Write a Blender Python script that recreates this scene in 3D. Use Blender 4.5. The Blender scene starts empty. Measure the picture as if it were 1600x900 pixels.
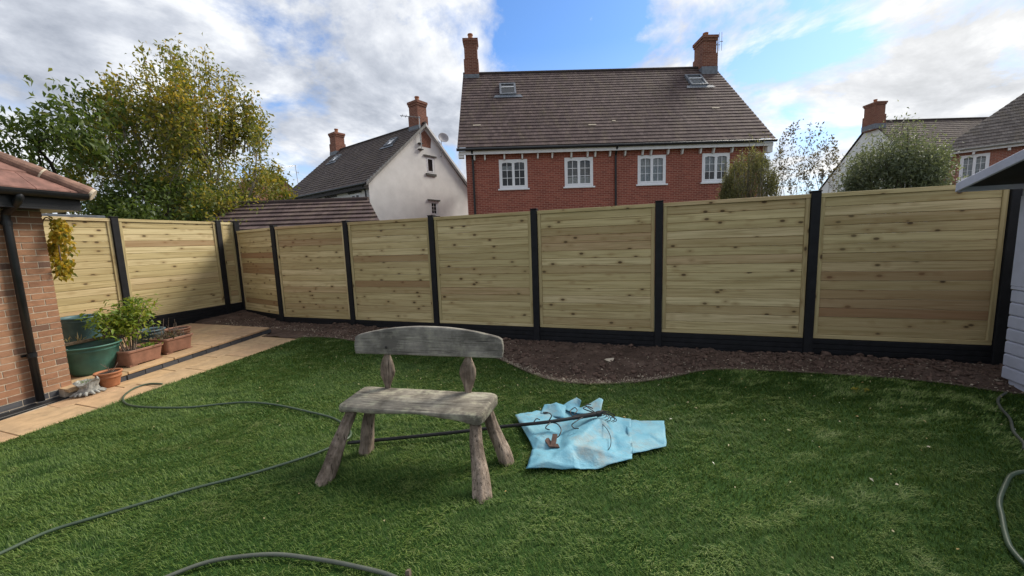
import bpy, math, random
import numpy as np
from mathutils import Vector, Matrix, noise as mnoise
from mathutils.geometry import delaunay_2d_cdt

R = math.radians
rnd = random.Random(7)
rng = np.random.default_rng(11)
sc = bpy.context.scene
COL = sc.collection

# ------------------------------------------------------------------ camera
CAM_H = 1.737
YAW, PITCH, ROLL = 0.335218, 0.120252, 0.035357
fw = Vector((-math.sin(YAW) * math.cos(PITCH), math.cos(YAW) * math.cos(PITCH), -math.sin(PITCH)))
rt = Vector((math.cos(YAW), math.sin(YAW), 0))
up = rt.cross(fw)
rt2 = math.cos(ROLL) * rt - math.sin(ROLL) * up
up2 = math.sin(ROLL) * rt + math.cos(ROLL) * up
cam_d = bpy.data.cameras.new("camera")
cam_d.sensor_width = 36.0
cam_d.lens = 36.0 * 601.26 / 1600.0
cam_d.clip_start, cam_d.clip_end = 0.05, 2000
cam = bpy.data.objects.new("camera", cam_d)
COL.objects.link(cam)
cam.matrix_world = Matrix(((rt2.x, up2.x, -fw.x, 0), (rt2.y, up2.y, -fw.y, 0), (rt2.z, up2.z, -fw.z, CAM_H), (0, 0, 0, 1)))
sc.camera = cam

# ------------------------------------------------------------------ light, sky, exposure
SUN_AZ, SUN_EL = R(54), R(40)          # azimuth counter-clockwise from +X
sun_v = Vector((math.cos(SUN_AZ) * math.cos(SUN_EL), math.sin(SUN_AZ) * math.cos(SUN_EL), math.sin(SUN_EL)))
sd = bpy.data.lights.new("sun", 'SUN')
sd.energy, sd.angle, sd.color = 2.4, R(22), (1.0, 0.93, 0.82)
sun = bpy.data.objects.new("sun", sd)
COL.objects.link(sun)
sun.rotation_euler = (-sun_v).to_track_quat('-Z', 'Y').to_euler()
sc.view_settings.view_transform = 'Standard'
sc.view_settings.look = 'None'
sc.view_settings.gamma = 1.0
sc.view_settings.use_curve_mapping = False
sc.view_settings.exposure = 1.08
sc.cycles.use_denoising = True
sc.cycles.max_bounces = 6
sc.cycles.transparent_max_bounces = 12


class NT:
    """tiny node-tree helper"""
    def __init__(s, tree):
        s.t = tree
        tree.nodes.clear()
    def n(s, typ, ins=None, **kw):
        nd = s.t.nodes.new(typ)
        for k, v in kw.items():
            setattr(nd, k, v)
        for k, v in (ins or {}).items():
            sk = nd.inputs[k]
            if isinstance(v, bpy.types.NodeSocket):
                s.t.links.new(v, sk)
            else:
                sk.default_value = v
        return nd
    def math(s, op, a, b=0.0, c=0.0, clamp=False):
        return s.n('ShaderNodeMath', {0: a, 1: b, 2: c}, operation=op, use_clamp=clamp).outputs[0]
    def mix(s, f, a, b, mode='MIX'):
        nd = s.t.nodes.new('ShaderNodeMix')
        nd.data_type = 'RGBA'
        nd.blend_type = mode
        for sk, v in ((nd.inputs[0], f), (nd.inputs[6], a), (nd.inputs[7], b)):
            if isinstance(v, bpy.types.NodeSocket):
                s.t.links.new(v, sk)
            else:
                sk.default_value = (*v, 1) if isinstance(v, tuple) and len(v) == 3 else v
        return nd.outputs[2]
    def ramp(s, f, stops, interp='LINEAR'):
        nd = s.t.nodes.new('ShaderNodeValToRGB')
        cr = nd.color_ramp
        cr.interpolation = interp
        while len(cr.elements) < len(stops):
            cr.elements.new(0.5)
        for e, (p, c) in zip(cr.elements, stops):
            e.position = p
            e.color = (c, c, c, 1) if isinstance(c, (int, float)) else (*c, 1)
        s.t.links.new(f, nd.inputs[0])
        return nd.outputs[0]
    def noise(s, vec, scale, detail=4, rough=0.55, dist=0.0):
        return s.n('ShaderNodeTexNoise', {'Vector': vec, 'Scale': scale, 'Detail': detail, 'Roughness': rough, 'Distortion': dist}).outputs[0]
    def mapping(s, vec, loc=(0, 0, 0), rot=(0, 0, 0), scale=(1, 1, 1)):
        return s.n('ShaderNodeMapping', {'Vector': vec, 'Location': loc, 'Rotation': rot, 'Scale': scale}).outputs[0]


world = bpy.data.worlds.new("World")
sc.world = world
world.use_nodes = True
W = NT(world.node_tree)
sky = W.n('ShaderNodeTexSky', sky_type='NISHITA', sun_disc=False, sun_elevation=SUN_EL, sun_rotation=R(90) - SUN_AZ, air_density=1.0, dust_density=0.6, ozone_density=2.5)
tc = W.n('ShaderNodeTexCoord').outputs['Generated']
sep = W.n('ShaderNodeSeparateXYZ', {0: tc})
zz = W.math('ADD', W.math('MAXIMUM', sep.outputs[2], 0.0), 0.30)
px = W.math('DIVIDE', sep.outputs[0], zz)
py = W.math('DIVIDE', sep.outputs[1], zz)
pl = W.n('ShaderNodeCombineXYZ', {0: px, 1: py, 2: 0.0}).outputs[0]
SKY_OFF = (9.4, 4.1, 0.0)
pm = W.mapping(pl, loc=SKY_OFF, rot=(0, 0, R(20)))
n1 = W.noise(pm, 1.75, 12, 0.61, 0.3)
n2 = W.noise(W.mapping(pm, loc=(5.2, 1.3, 2.0)), 1.9, 10, 0.58, 0.3)
# the same cloud field sampled a little nearer the sun: its difference lights the cloud edges
sun_h = (math.cos(SUN_AZ - R(0)) * 0.10, math.sin(SUN_AZ) * 0.10, 0.0)
n1s = W.noise(W.mapping(W.n('ShaderNodeVectorMath', {0: pl, 1: sun_h}, operation='ADD').outputs[0], loc=SKY_OFF, rot=(0, 0, R(20))), 1.75, 12, 0.61, 0.3)
def toward(v, w):       # 0..1 blob round a direction, width w (1-cos)
    d = W.n('ShaderNodeVectorMath', {0: tc, 1: v}, operation='DOT_PRODUCT').outputs['Value']
    return W.math('SMOOTH_MIN', W.math('MAXIMUM', W.math('DIVIDE', W.math('SUBTRACT', d, 1 - w), w), 0.0), 1.0, 0.05)
# broken cloud: the gaps lie over the brick house, thinner veil to its right
gap = toward((-0.146, 0.901, 0.409), 0.022)
gap2 = toward((0.20, 0.93, 0.31), 0.025)
cov = W.math('SUBTRACT', W.math('ADD', n1, 0.068), W.math('ADD', W.math('MULTIPLY', gap, 0.17), W.math('MULTIPLY', gap2, 0.11)))
alpha = W.ramp(cov, [(0.42, 0.0), (0.475, 0.55), (0.54, 1.0)])
sdot = W.n('ShaderNodeVectorMath', {0: tc, 1: tuple(sun_v)}, operation='DOT_PRODUCT').outputs['Value']
glow = W.math('POWER', W.math('MAXIMUM', sdot, 0.0), 6.0)
rim = W.math('MULTIPLY', W.math('SUBTRACT', n1, n1s), 1.5)
shade = W.math('ADD', W.math('ADD', W.math('MULTIPLY', n2, 0.62), W.math('MULTIPLY', W.math('SUBTRACT', 0.74, n1), 0.75)), rim)
ccol = W.ramp(shade, [(0.30, (0.20, 0.22, 0.26)), (0.47, (0.31, 0.33, 0.37)), (0.60, (0.44, 0.455, 0.48)), (0.74, (0.60, 0.605, 0.61))])
ccol = W.mix(W.math('MULTIPLY', glow, 0.40), ccol, (0.80, 0.76, 0.66))
# a thin veil low over the horizon
hz = W.ramp(sep.outputs[2], [(0.0, 0.75), (0.20, 0.28), (0.42, 0.0)])
skyc = W.mix(1.0, sky.outputs[0], (0.050, 0.070, 0.092), 'MULTIPLY')
skyc = W.mix(hz, skyc, (0.46, 0.50, 0.54))
final = W.mix(alpha, skyc, ccol)
bg = W.n('ShaderNodeBackground', {'Color': final, 'Strength': 1.0})
W.n('ShaderNodeOutputWorld', {'Surface': bg.outputs[0]})


# ------------------------------------------------------------------ materials
MATS = {}
def new_mat(name):
    m = bpy.data.materials.new(name)
    m.use_nodes = True
    MATS[name] = m
    return m, NT(m.node_tree)

def finish(t, col, rough=0.7, bump=None, bstr=0.3, bdist=0.01, spec=0.4, **kw):
    ins = {'Base Color': col, 'Roughness': rough, 'Specular IOR Level': spec}
    if bump is not None:
        b = t.n('ShaderNodeBump', {'Height': bump, 'Strength': bstr, 'Distance': bdist})
        ins['Normal'] = b.outputs[0]
    ins.update(kw)
    for k in ('Base Color',):
        if isinstance(ins[k], tuple) and len(ins[k]) == 3:
            ins[k] = (*ins[k], 1)
    p = t.n('ShaderNodeBsdfPrincipled', ins)
    t.n('ShaderNodeOutputMaterial', {'Surface': p.outputs[0]})
    return p

def simple(name, c, rough=0.6, var=0.25, scale=6.0, bstr=0.15, bscale=40.0, spec=0.4, **kw):
    m, t = new_mat(name)
    co = t.n('ShaderNodeTexCoord').outputs['Object']
    nz = t.noise(co, scale, 5, 0.6)
    c2 = tuple(max(0, x * (1 - var)) for x in c)
    c3 = tuple(min(1, x * (1 + var)) for x in c)
    col = t.ramp(nz, [(0.32, c2), (0.68, c3)])
    finish(t, col, rough, t.noise(co, bscale, 3), bstr, 0.004, spec, **kw)
    return m

def wood_fence(name, axis, tone=1.0):
    """pale pressure-treated softwood; grain runs along local `axis`, colour differs from board to board"""
    m, t = new_mat(name)
    co = t.n('ShaderNodeTexCoord').outputs['Object']
    oi = t.n('ShaderNodeObjectInfo')
    r = oi.outputs['Random']
    off = t.n('ShaderNodeCombineXYZ', {0: t.math('MULTIPLY', r, 37.0), 1: t.math('MULTIPLY', r, 11.0), 2: t.math('MULTIPLY', r, 53.0)}).outputs[0]
    v = t.n('ShaderNodeVectorMath', {0: co, 1: off}, operation='ADD').outputs[0]
    s1 = [26.0, 26.0, 26.0]; s1[axis] = 1.0
    s2 = [90.0, 90.0, 90.0]; s2[axis] = 2.0
    sk = [9.0, 0.0, 9.0]; sk[axis] = 4.8
    g1 = t.noise(t.mapping(v, scale=tuple(s1)), 1.0, 4, 0.6, 0.8)
    g2 = t.noise(t.mapping(v, scale=tuple(s2)), 1.0, 3, 0.6)
    base = t.ramp(r, [(0.0, (0.36 * tone, 0.26 * tone, 0.13 * tone)), (0.25, (0.57 * tone, 0.47 * tone, 0.25 * tone)), (0.45, (0.41 * tone, 0.33 * tone, 0.165 * tone)), (0.65, (0.51 * tone, 0.415 * tone, 0.21 * tone)), (0.85, (0.65 * tone, 0.545 * tone, 0.315 * tone)), (1.0, (0.37 * tone, 0.225 * tone, 0.12 * tone))])
    c = t.mix(t.ramp(g1, [(0.42, 0.0), (0.66, 0.78)]), base, (0.275 * tone, 0.20 * tone, 0.082 * tone))
    c = t.mix(t.ramp(g2, [(0.45, 0.0), (0.75, 0.35)]), c, (0.66 * tone, 0.56 * tone, 0.34 * tone))
    vo = t.n('ShaderNodeTexVoronoi', {'Vector': t.mapping(v, scale=tuple(sk)), 'Scale': 1.0, 'Randomness': 1.0}, feature='F1')
    kn = vo.outputs['Distance']
    pick = t.math('GREATER_THAN', t.n('ShaderNodeSeparateColor', {0: vo.outputs['Color']}).outputs[0], 0.36)
    halo = t.math('MULTIPLY', t.ramp(kn, [(0.10, 1.0), (0.42, 0.0)]), pick)
    core = t.math('MULTIPLY', t.ramp(kn, [(0.11, 1.0), (0.19, 0.0)]), pick)
    c = t.mix(t.math('MULTIPLY', halo, 0.6), c, (0.27 * tone, 0.17 * tone, 0.07 * tone))
    c = t.mix(t.math('MULTIPLY', core, 0.9), c, (0.055, 0.03, 0.015))
    big = t.noise(t.n('ShaderNodeNewGeometry').outputs['Position'], 0.9, 3)
    c = t.mix(t.ramp(big, [(0.4, 0.0), (0.75, 0.3)]), c, (0.40 * tone, 0.34 * tone, 0.165 * tone))
    if name.endswith('red'):
        c = t.mix(0.45, c, (0.30, 0.155, 0.075))
    finish(t, c, 0.75, g1, 0.25, 0.003, 0.25)
    return m

wood_fence('fence_wood', 0)
wood_fence('fence_wood_upright', 2, 0.92)
wood_fence('fence_wood_red', 0, 0.78)
simple('fence_black', (0.0095, 0.010, 0.012), 0.65, 0.35, 9, 0.25, 60, 0.25)

def weathered(name, axis, dark, light, moss=0.0):
    m, t = new_mat(name)
    co = t.n('ShaderNodeTexCoord').outputs['Object']
    s1 = [26.0, 26.0, 26.0]; s1[axis] = 1.2
    s2 = [75.0, 75.0, 75.0]; s2[axis] = 2.2
    g = t.noise(t.mapping(co, scale=tuple(s1)), 1.0, 5, 0.65, 1.2)
    f = t.noise(t.mapping(co, scale=tuple(s2)), 1.0, 3, 0.6, 0.4)
    b = t.noise(co, 4.5, 6, 0.65)
    c = t.mix(t.ramp(g, [(0.3, 0.0), (0.7, 1.0)]), dark, light)
    c = t.mix(t.ramp(b, [(0.38, 0.85), (0.62, 0.0)]), c, tuple(x * 0.42 for x in dark))
    if moss:
        mo = t.noise(co, 9.0, 6, 0.7)
        c = t.mix(t.math('MULTIPLY', t.ramp(mo, [(0.5, 0.0), (0.68, 1.0)]), moss), c, (0.40, 0.41, 0.27))
    cr = t.ramp(f, [(0.33, 0.0), (0.43, 1.0)])
    c = t.mix(cr, tuple(x * 0.3 for x in dark), c)
    h = t.math('ADD', t.math('MULTIPLY', g, 0.7), t.math('MULTIPLY', f, 0.6))
    finish(t, c, 0.85, h, 0.75, 0.012, 0.2)
    return m
weathered('bench_seat', 0, (0.22, 0.195, 0.155), (0.43, 0.395, 0.32), 0.5)
weathered('bench_back', 0, (0.215, 0.20, 0.175), (0.34, 0.315, 0.275), 0.2)
weathered('bench_leg', 2, (0.18, 0.135, 0.10), (0.43, 0.345, 0.275))
weathered('bark_pale', 2, (0.22, 0.20, 0.16), (0.42, 0.39, 0.33))
weathered('bark_dark', 2, (0.05, 0.04, 0.03), (0.12, 0.10, 0.08))

def brick_uv(name, cols, mortar, bw, bh, ms, rough=0.85, bstr=0.5, squash=0.0):
    """courses laid out in metres along the UV map"""
    m, t = new_mat(name)
    uv = t.n('ShaderNodeUVMap').outputs[0]
    co = t.n('ShaderNodeTexCoord').outputs['Object']
    br = t.n('ShaderNodeTexBrick', {'Vector': uv, 'Color1': (0, 0, 0, 1), 'Color2': (1, 1, 1, 1), 'Mortar': (0.5, 0.5, 0.5, 1), 'Scale': 1.0, 'Mortar Size': ms, 'Mortar Smooth': 0.1, 'Bias': 0.0, 'Brick Width': bw, 'Row Height': bh}, offset=0.5)
    bc = t.n('ShaderNodeSeparateColor', {0: br.outputs['Color']}).outputs[0]
    nz = t.noise(co, 1.3, 5, 0.6)
    k = t.math('ADD', t.math('MULTIPLY', bc, 0.72), t.math('MULTIPLY', nz, 0.45))
    n = len(cols)
    c = t.ramp(k, [(0.12 + 0.85 * i / max(1, n - 1), q) for i, q in enumerate(cols)])
    fine = t.noise(co, 35, 4, 0.6)
    c = t.mix(t.math('MULTIPLY', t.ramp(fine, [(0.4, 0.0), (0.7, 1.0)]), 0.35), c, tuple(x * 0.55 for x in cols[0]))
    stn = t.noise(t.mapping(co, scale=(1.2, 1.2, 0.35)), 1.0, 5, 0.65)
    c = t.mix(t.math('MULTIPLY', t.ramp(stn, [(0.45, 0.0), (0.7, 1.0)]), 0.4), c, tuple(x * 0.55 for x in cols[0]))
    c = t.mix(br.outputs['Fac'], c, mortar)
    h = t.math('SUBTRACT', t.math('MULTIPLY', fine, 0.25), br.outputs['Fac'])
    finish(t, c, rough, h, bstr, 0.008, 0.25)
    return m
brick_uv('house_brick', [(0.195, 0.052, 0.038), (0.265, 0.072, 0.050), (0.33, 0.102, 0.068)], (0.36, 0.20, 0.15), 0.225, 0.075, 0.0085)
brick_uv('chimney_brick', [(0.15, 0.050, 0.033), (0.20, 0.070, 0.045), (0.26, 0.10, 0.065)], (0.30, 0.20, 0.15), 0.225, 0.075, 0.008)
brick_uv('far_brick', [(0.22, 0.078, 0.055), (0.29, 0.105, 0.075), (0.34, 0.13, 0.09)], (0.36, 0.25, 0.2), 0.225, 0.075, 0.008)
brick_uv('buff_brick', [(0.22, 0.11, 0.07), (0.33, 0.18, 0.11), (0.38, 0.22, 0.14)], (0.52, 0.46, 0.38), 0.225, 0.075, 0.01)

def roof_tile(name, cols, bw, bh, lichen=0.25, moss=(0.16, 0.13, 0.07)):
    m, t = new_mat(name)
    uv = t.n('ShaderNodeUVMap').outputs[0]
    co = t.n('ShaderNodeTexCoord').outputs['Object']
    br = t.n('ShaderNodeTexBrick', {'Vector': uv, 'Color1': (0, 0, 0, 1), 'Color2': (1, 1, 1, 1), 'Mortar': (0.5, 0.5, 0.5, 1), 'Scale': 1.0, 'Mortar Size': 0.006, 'Mortar Smooth': 0.2, 'Bias': 0.0, 'Brick Width': bw, 'Row Height': bh}, offset=0.5)
    bc = t.n('ShaderNodeSeparateColor', {0: br.outputs['Color']}).outputs[0]
    nz = t.noise(co, 0.55, 6, 0.6)
    k = t.math('ADD', t.math('MULTIPLY', bc, 0.45), t.math('MULTIPLY', nz, 0.7))
    c = t.ramp(k, [(0.25, cols[0]), (0.55, cols[1]), (0.85, cols[2])])
    sp = t.noise(co, 6.5, 6, 0.75)
    c = t.mix(t.math('MULTIPLY', t.ramp(sp, [(0.60, 0.0), (0.74, 1.0)]), lichen), c, (0.40, 0.38, 0.33))
    st = t.noise(t.mapping(co, scale=(1.6, 0.35, 0.35)), 2.0, 5, 0.65)
    c = t.mix(t.math('MULTIPLY', t.ramp(st, [(0.48, 0.0), (0.75, 1.0)]), 0.45), c, moss)
    fine = t.noise(co, 28, 4, 0.6)
    c = t.mix(t.math('MULTIPLY', t.ramp(fine, [(0.4, 0.0), (0.75, 1.0)]), 0.3), c, tuple(x * 0.5 for x in cols[0]))
    c = t.mix(t.math('MULTIPLY', br.outputs['Fac'], 0.65), c, tuple(x * 0.3 for x in cols[0]))
    finish(t, c, 0.85, t.math('SUBTRACT', t.math('MULTIPLY', fine, 0.3), br.outputs['Fac']), 0.5, 0.01, 0.3)
    return m
roof_tile('roof_brown', [(0.062, 0.041, 0.041), (0.092, 0.062, 0.059), (0.135, 0.095, 0.088)], 0.17, 0.262, 0.3)
roof_tile('roof_dark', [(0.060, 0.046, 0.043), (0.088, 0.066, 0.060), (0.125, 0.098, 0.088)], 0.17, 0.262, 0.2)
roof_tile('roof_grey', [(0.095, 0.082, 0.075), (0.14, 0.12, 0.108), (0.19, 0.165, 0.15)], 0.17, 0.262, 0.15)
simple('red_tile', (0.19, 0.095, 0.075), 0.8, 0.35, 7, 0.4, 60)
simple('ridge_tile', (0.20, 0.115, 0.085), 0.85, 0.45, 9, 0.5, 60)
simple('mortar_pale', (0.50, 0.43, 0.33), 0.9, 0.2, 20, 0.5, 70)
simple('mortar', (0.47, 0.40, 0.31), 0.95, 0.2, 25, 0.4, 120)

def brick_obj(name, cols, smear=0.3):
    m, t = new_mat(name)
    co = t.n('ShaderNodeTexCoord').outputs['Object']
    r = t.n('ShaderNodeObjectInfo').outputs['Random']
    off = t.n('ShaderNodeCombineXYZ', {0: t.math('MULTIPLY', r, 31.0), 1: t.math('MULTIPLY', r, 17.0), 2: r}).outputs[0]
    v = t.n('ShaderNodeVectorMath', {0: co, 1: off}, operation='ADD').outputs[0]
    n = len(cols)
    c = t.ramp(r, [(i / (n - 1), q) for i, q in enumerate(cols)])
    nz = t.noise(t.mapping(v, scale=(9, 9, 26)), 1.0, 5, 0.65)
    c = t.mix(t.math('MULTIPLY', t.ramp(nz, [(0.42, 0.0), (0.68, 1.0)]), smear + 0.15), c, tuple(x * 0.42 for x in cols[0]))
    f = t.noise(v, 90, 4, 0.6)
    if name == 'slab_buff':
        gp = t.n('ShaderNodeNewGeometry').outputs['Position']
        c = t.mix(t.math('MULTIPLY', t.ramp(t.noise(gp, 2.6, 6, 0.7), [(0.46, 0.0), (0.68, 1.0)]), 0.5), c, (0.25, 0.19, 0.125))
        c = t.mix(t.math('MULTIPLY', t.ramp(t.noise(gp, 14, 5, 0.7), [(0.58, 0.0), (0.70, 1.0)]), 0.4), c, (0.20, 0.16, 0.10))
    finish(t, c, 0.88, t.math('ADD', t.math('MULTIPLY', nz, 0.6), f), 0.5, 0.004, 0.2)
    return m
brick_obj('brick_face', [(0.29, 0.152, 0.088), (0.34, 0.182, 0.105), (0.25, 0.125, 0.075), (0.35, 0.198, 0.12), (0.31, 0.158, 0.092), (0.13, 0.080, 0.062)])
brick_obj('brick_blue', [(0.055, 0.057, 0.064), (0.085, 0.086, 0.094), (0.068, 0.068, 0.074)], 0.2)
brick_obj('slab_buff', [(0.44, 0.30, 0.165), (0.50, 0.35, 0.20), (0.46, 0.30, 0.18), (0.50, 0.34, 0.185)], 0.26)
simple('render_white', (0.72, 0.715, 0.71), 0.9, 0.07, 1.6, 0.35, 26)
simple('upvc_white', (0.74, 0.75, 0.78), 0.35, 0.04, 3, 0.02, 30)
simple('fascia_white', (0.66, 0.66, 0.67), 0.5, 0.08, 3, 0.05, 30)
simple('plastic_black', (0.013, 0.014, 0.016), 0.38, 0.3, 5, 0.05, 50)
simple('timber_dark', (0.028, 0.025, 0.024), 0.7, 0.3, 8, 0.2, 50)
simple('lead', (0.14, 0.155, 0.18), 0.55, 0.25, 7, 0.3, 25)
simple('barge_grey', (0.22, 0.215, 0.205), 0.8, 0.25, 8, 0.3, 40)
simple('sill_dark', (0.08, 0.078, 0.075), 0.8, 0.2, 8, 0.2, 40)
simple('aerial_metal', (0.32, 0.33, 0.34), 0.4, 0.15, 8, 0.02, 50, 0.5, Metallic=0.6)
simple('dish_grey', (0.36, 0.35, 0.37), 0.5, 0.12, 9, 0.02, 50)
simple('net_and_reflection', (0.50, 0.52, 0.52), 0.9, 0.22, 12, 0.4, 30)
simple('blind_grey', (0.16, 0.165, 0.175), 0.9, 0.35, 9, 0.2, 30)
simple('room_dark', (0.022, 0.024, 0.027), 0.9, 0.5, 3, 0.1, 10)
simple('shed_paint', (0.46, 0.48, 0.575), 0.6, 0.10, 5, 0.2, 45)
simple('shed_inside', (0.025, 0.025, 0.03), 0.8, 0.3, 5, 0.1, 40)
simple('felt_grey', (0.095, 0.105, 0.12), 0.9, 0.2, 10, 0.4, 80)
simple('pot_green', (0.050, 0.135, 0.105), 0.45, 0.25, 7, 0.1, 50)
simple('pot_teal', (0.055, 0.115, 0.125), 0.5, 0.3, 7, 0.1, 50)
simple('pot_blue', (0.075, 0.125, 0.145), 0.5, 0.3, 7, 0.1, 50)
simple('trough_brown', (0.235, 0.115, 0.075), 0.6, 0.25, 8, 0.15, 50)
simple('terracotta', (0.34, 0.135, 0.062), 0.7, 0.25, 9, 0.25, 60)
simple('compost', (0.035, 0.025, 0.018), 0.95, 0.5, 30, 1.0, 70)
simple('stone_white', (0.27, 0.27, 0.25), 0.85, 0.45, 16, 0.7, 45)
simple('cane', (0.23, 0.165, 0.10), 0.7, 0.35, 12, 0.3, 60)
simple('bag_white', (0.62, 0.62, 0.60), 0.5, 0.12, 9, 0.2, 30)
simple('hose_green', (0.055, 0.082, 0.052), 0.42, 0.2, 6, 0.15, 140)
simple('hose_grey', (0.085, 0.095, 0.075), 0.45, 0.2, 6, 0.15, 140)
simple('iron_black', (0.012, 0.012, 0.013), 0.4, 0.3, 9, 0.1, 80)
simple('rust_brown', (0.075, 0.042, 0.032), 0.85, 0.45, 22, 0.5, 90)
simple('twig', (0.13, 0.095, 0.07), 0.85, 0.3, 20, 0.3, 60)
simple('edging_sand', (0.15, 0.125, 0.09), 0.9, 0.35, 30, 0.6, 80)

# glass that shows the room behind it and mirrors the sky
m, t = new_mat('window_glass')
fr = t.n('ShaderNodeFresnel', {'IOR': 1.5}).outputs[0]
tr = t.n('ShaderNodeBsdfTransparent', {'Color': (0.75, 0.78, 0.8, 1)})
gl = t.n('ShaderNodeBsdfGlossy', {'Color': (0.9, 0.9, 0.9, 1), 'Roughness': 0.03})
mx = t.n('ShaderNodeMixShader', {0: t.math('ADD', t.math('MULTIPLY', fr, 1.1), 0.0, clamp=True), 1: tr.outputs[0], 2: gl.outputs[0]})
t.n('ShaderNodeOutputMaterial', {'Surface': mx.outputs[0]})

# blue plastic sheet with soil smears
m, t = new_mat('blue_sheet')
co = t.n('ShaderNodeTexCoord').outputs['Object']
d = t.noise(co, 3.4, 6, 0.68)
s = t.noise(co, 28, 5, 0.7)
c = t.mix(t.ramp(t.noise(co, 5.0, 3), [(0.35, 0.0), (0.65, 1.0)]), (0.155, 0.41, 0.545), (0.25, 0.51, 0.61))
c = t.mix(t.math('MULTIPLY', t.ramp(d, [(0.51, 0.0), (0.70, 1.0)]), 0.7), c, (0.36, 0.31, 0.25))
c = t.mix(t.ramp(s, [(0.66, 0.0), (0.74, 0.8)]), c, (0.15, 0.10, 0.07))
p = t.n('ShaderNodeBsdfPrincipled', {'Base Color': c, 'Roughness': 0.58, 'Specular IOR Level': 0.3, 'Normal': t.n('ShaderNodeBump', {'Height': t.noise(co, 22, 6, 0.62, 1.6), 'Strength': 0.6, 'Distance': 0.01}).outputs[0]})
tl = t.n('ShaderNodeBsdfTranslucent', {'Color': c})
mx = t.n('ShaderNodeMixShader', {0: 0.22, 1: p.outputs[0], 2: tl.outputs[0]})
t.n('ShaderNodeOutputMaterial', {'Surface': mx.outputs[0]})

def leaf_mat(name, stops, trans=0.3, rough=0.5):
    m, t = new_mat(name)
    at = t.n('ShaderNodeAttribute', attribute_name='tint').outputs['Fac']
    c = t.ramp(at, stops)
    p = t.n('ShaderNodeBsdfPrincipled', {'Base Color': c, 'Roughness': rough, 'Specular IOR Level': 0.35})
    tl = t.n('ShaderNodeBsdfTranslucent', {'Color': t.mix(1.0, c, (1.25, 1.2, 0.7), 'MULTIPLY')})
    mx = t.n('ShaderNodeMixShader', {0: trans, 1: p.outputs[0], 2: tl.outputs[0]})
    t.n('ShaderNodeOutputMaterial', {'Surface': mx.outputs[0]})
    return m
leaf_mat('leaf_autumn', [(0.0, (0.09, 0.13, 0.028)), (0.42, (0.20, 0.205, 0.04)), (0.70, (0.38, 0.30, 0.05)), (0.90, (0.55, 0.37, 0.06)), (1.0, (0.26, 0.10, 0.035))], 0.48)
leaf_mat('leaf_green', [(0.0, (0.06, 0.10, 0.025)), (0.5, (0.13, 0.175, 0.04)), (0.82, (0.25, 0.235, 0.055)), (1.0, (0.32, 0.12, 0.07))], 0.48)
leaf_mat('leaf_olive', [(0.0, (0.085, 0.11, 0.068)), (0.6, (0.15, 0.18, 0.115)), (1.0, (0.30, 0.33, 0.23))], 0.46)
leaf_mat('leaf_feather', [(0.0, (0.10, 0.105, 0.05)), (0.6, (0.17, 0.175, 0.085)), (1.0, (0.34, 0.33, 0.19))], 0.5)
leaf_mat('leaf_sparse', [(0.0, (0.07, 0.065, 0.04)), (0.6, (0.14, 0.12, 0.07)), (1.0, (0.24, 0.21, 0.13))], 0.3)
leaf_mat('leaf_lime', [(0.0, (0.06, 0.11, 0.015)), (0.5, (0.19, 0.27, 0.03)), (1.0, (0.40, 0.36, 0.06))], 0.4)
leaf_mat('leaf_yellow', [(0.0, (0.13, 0.15, 0.02)), (0.4, (0.40, 0.31, 0.03)), (1.0, (0.55, 0.33, 0.03))], 0.4)
leaf_mat('leaf_fallen', [(0.0, (0.30, 0.27, 0.13)), (0.5, (0.42, 0.36, 0.2)), (0.8, (0.38, 0.24, 0.07)), (1.0, (0.55, 0.54, 0.45))], 0.15)
leaf_mat('hedge_leaf', [(0.0, (0.016, 0.028, 0.014)), (1.0, (0.05, 0.065, 0.03))], 0.2)

# artificial turf: light on the lie of the pile painted into its colour, darker and paler
m, t = new_mat('turf_blade')
at = t.n('ShaderNodeAttribute', attribute_name='tint').outputs['Fac']
pos = t.n('ShaderNodeNewGeometry').outputs['Position']
big = t.noise(pos, 1.1, 5, 0.6)
c = t.ramp(at, [(0.0, (0.030, 0.062, 0.010)), (0.4, (0.078, 0.135, 0.022)), (0.75, (0.165, 0.235, 0.052)), (1.0, (0.27, 0.30, 0.12))])
c = t.mix(t.ramp(big, [(0.4, 0.0), (0.7, 0.3)]), c, (0.040, 0.10, 0.018))
p = t.n('ShaderNodeBsdfPrincipled', {'Base Color': c, 'Roughness': 0.55, 'Specular IOR Level': 0.3})
tl = t.n('ShaderNodeBsdfTranslucent', {'Color': c})
mx = t.n('ShaderNodeMixShader', {0: 0.2, 1: p.outputs[0], 2: tl.outputs[0]})
t.n('ShaderNodeOutputMaterial', {'Surface': mx.outputs[0]})
m, t = new_mat('turf_base')
co = t.n('ShaderNodeTexCoord').outputs['Object']
c = t.ramp(t.noise(co, 60, 4, 0.7), [(0.3, (0.014, 0.036, 0.008)), (0.7, (0.042, 0.092, 0.020))])
finish(t, c, 0.9, t.noise(co, 120, 3), 0.8, 0.01, 0.1)
m, t = new_mat('soil')
co = t.n('ShaderNodeTexCoord').outputs['Object']
c = t.ramp(t.noise(co, 3.0, 8, 0.7), [(0.3, (0.052, 0.035, 0.027)), (0.55, (0.118, 0.080, 0.062)), (0.8, (0.21, 0.15, 0.117))])
c = t.mix(t.ramp(t.noise(co, 55, 5, 0.75), [(0.62, 0.0), (0.72, 0.5)]), c, (0.20, 0.15, 0.11))
finish(t, c, 0.95, t.noise(co, 40, 6, 0.7), 1.0, 0.03, 0.15)
simple('soil_clod', (0.108, 0.071, 0.055), 0.95, 0.5, 14, 0.9, 50, 0.15)
simple('stone_chip', (0.33, 0.27, 0.20), 0.85, 0.45, 9, 0.3, 60)
simple('far_ground', (0.075, 0.085, 0.045), 0.95, 0.4, 0.4, 0.3, 3)


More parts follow.
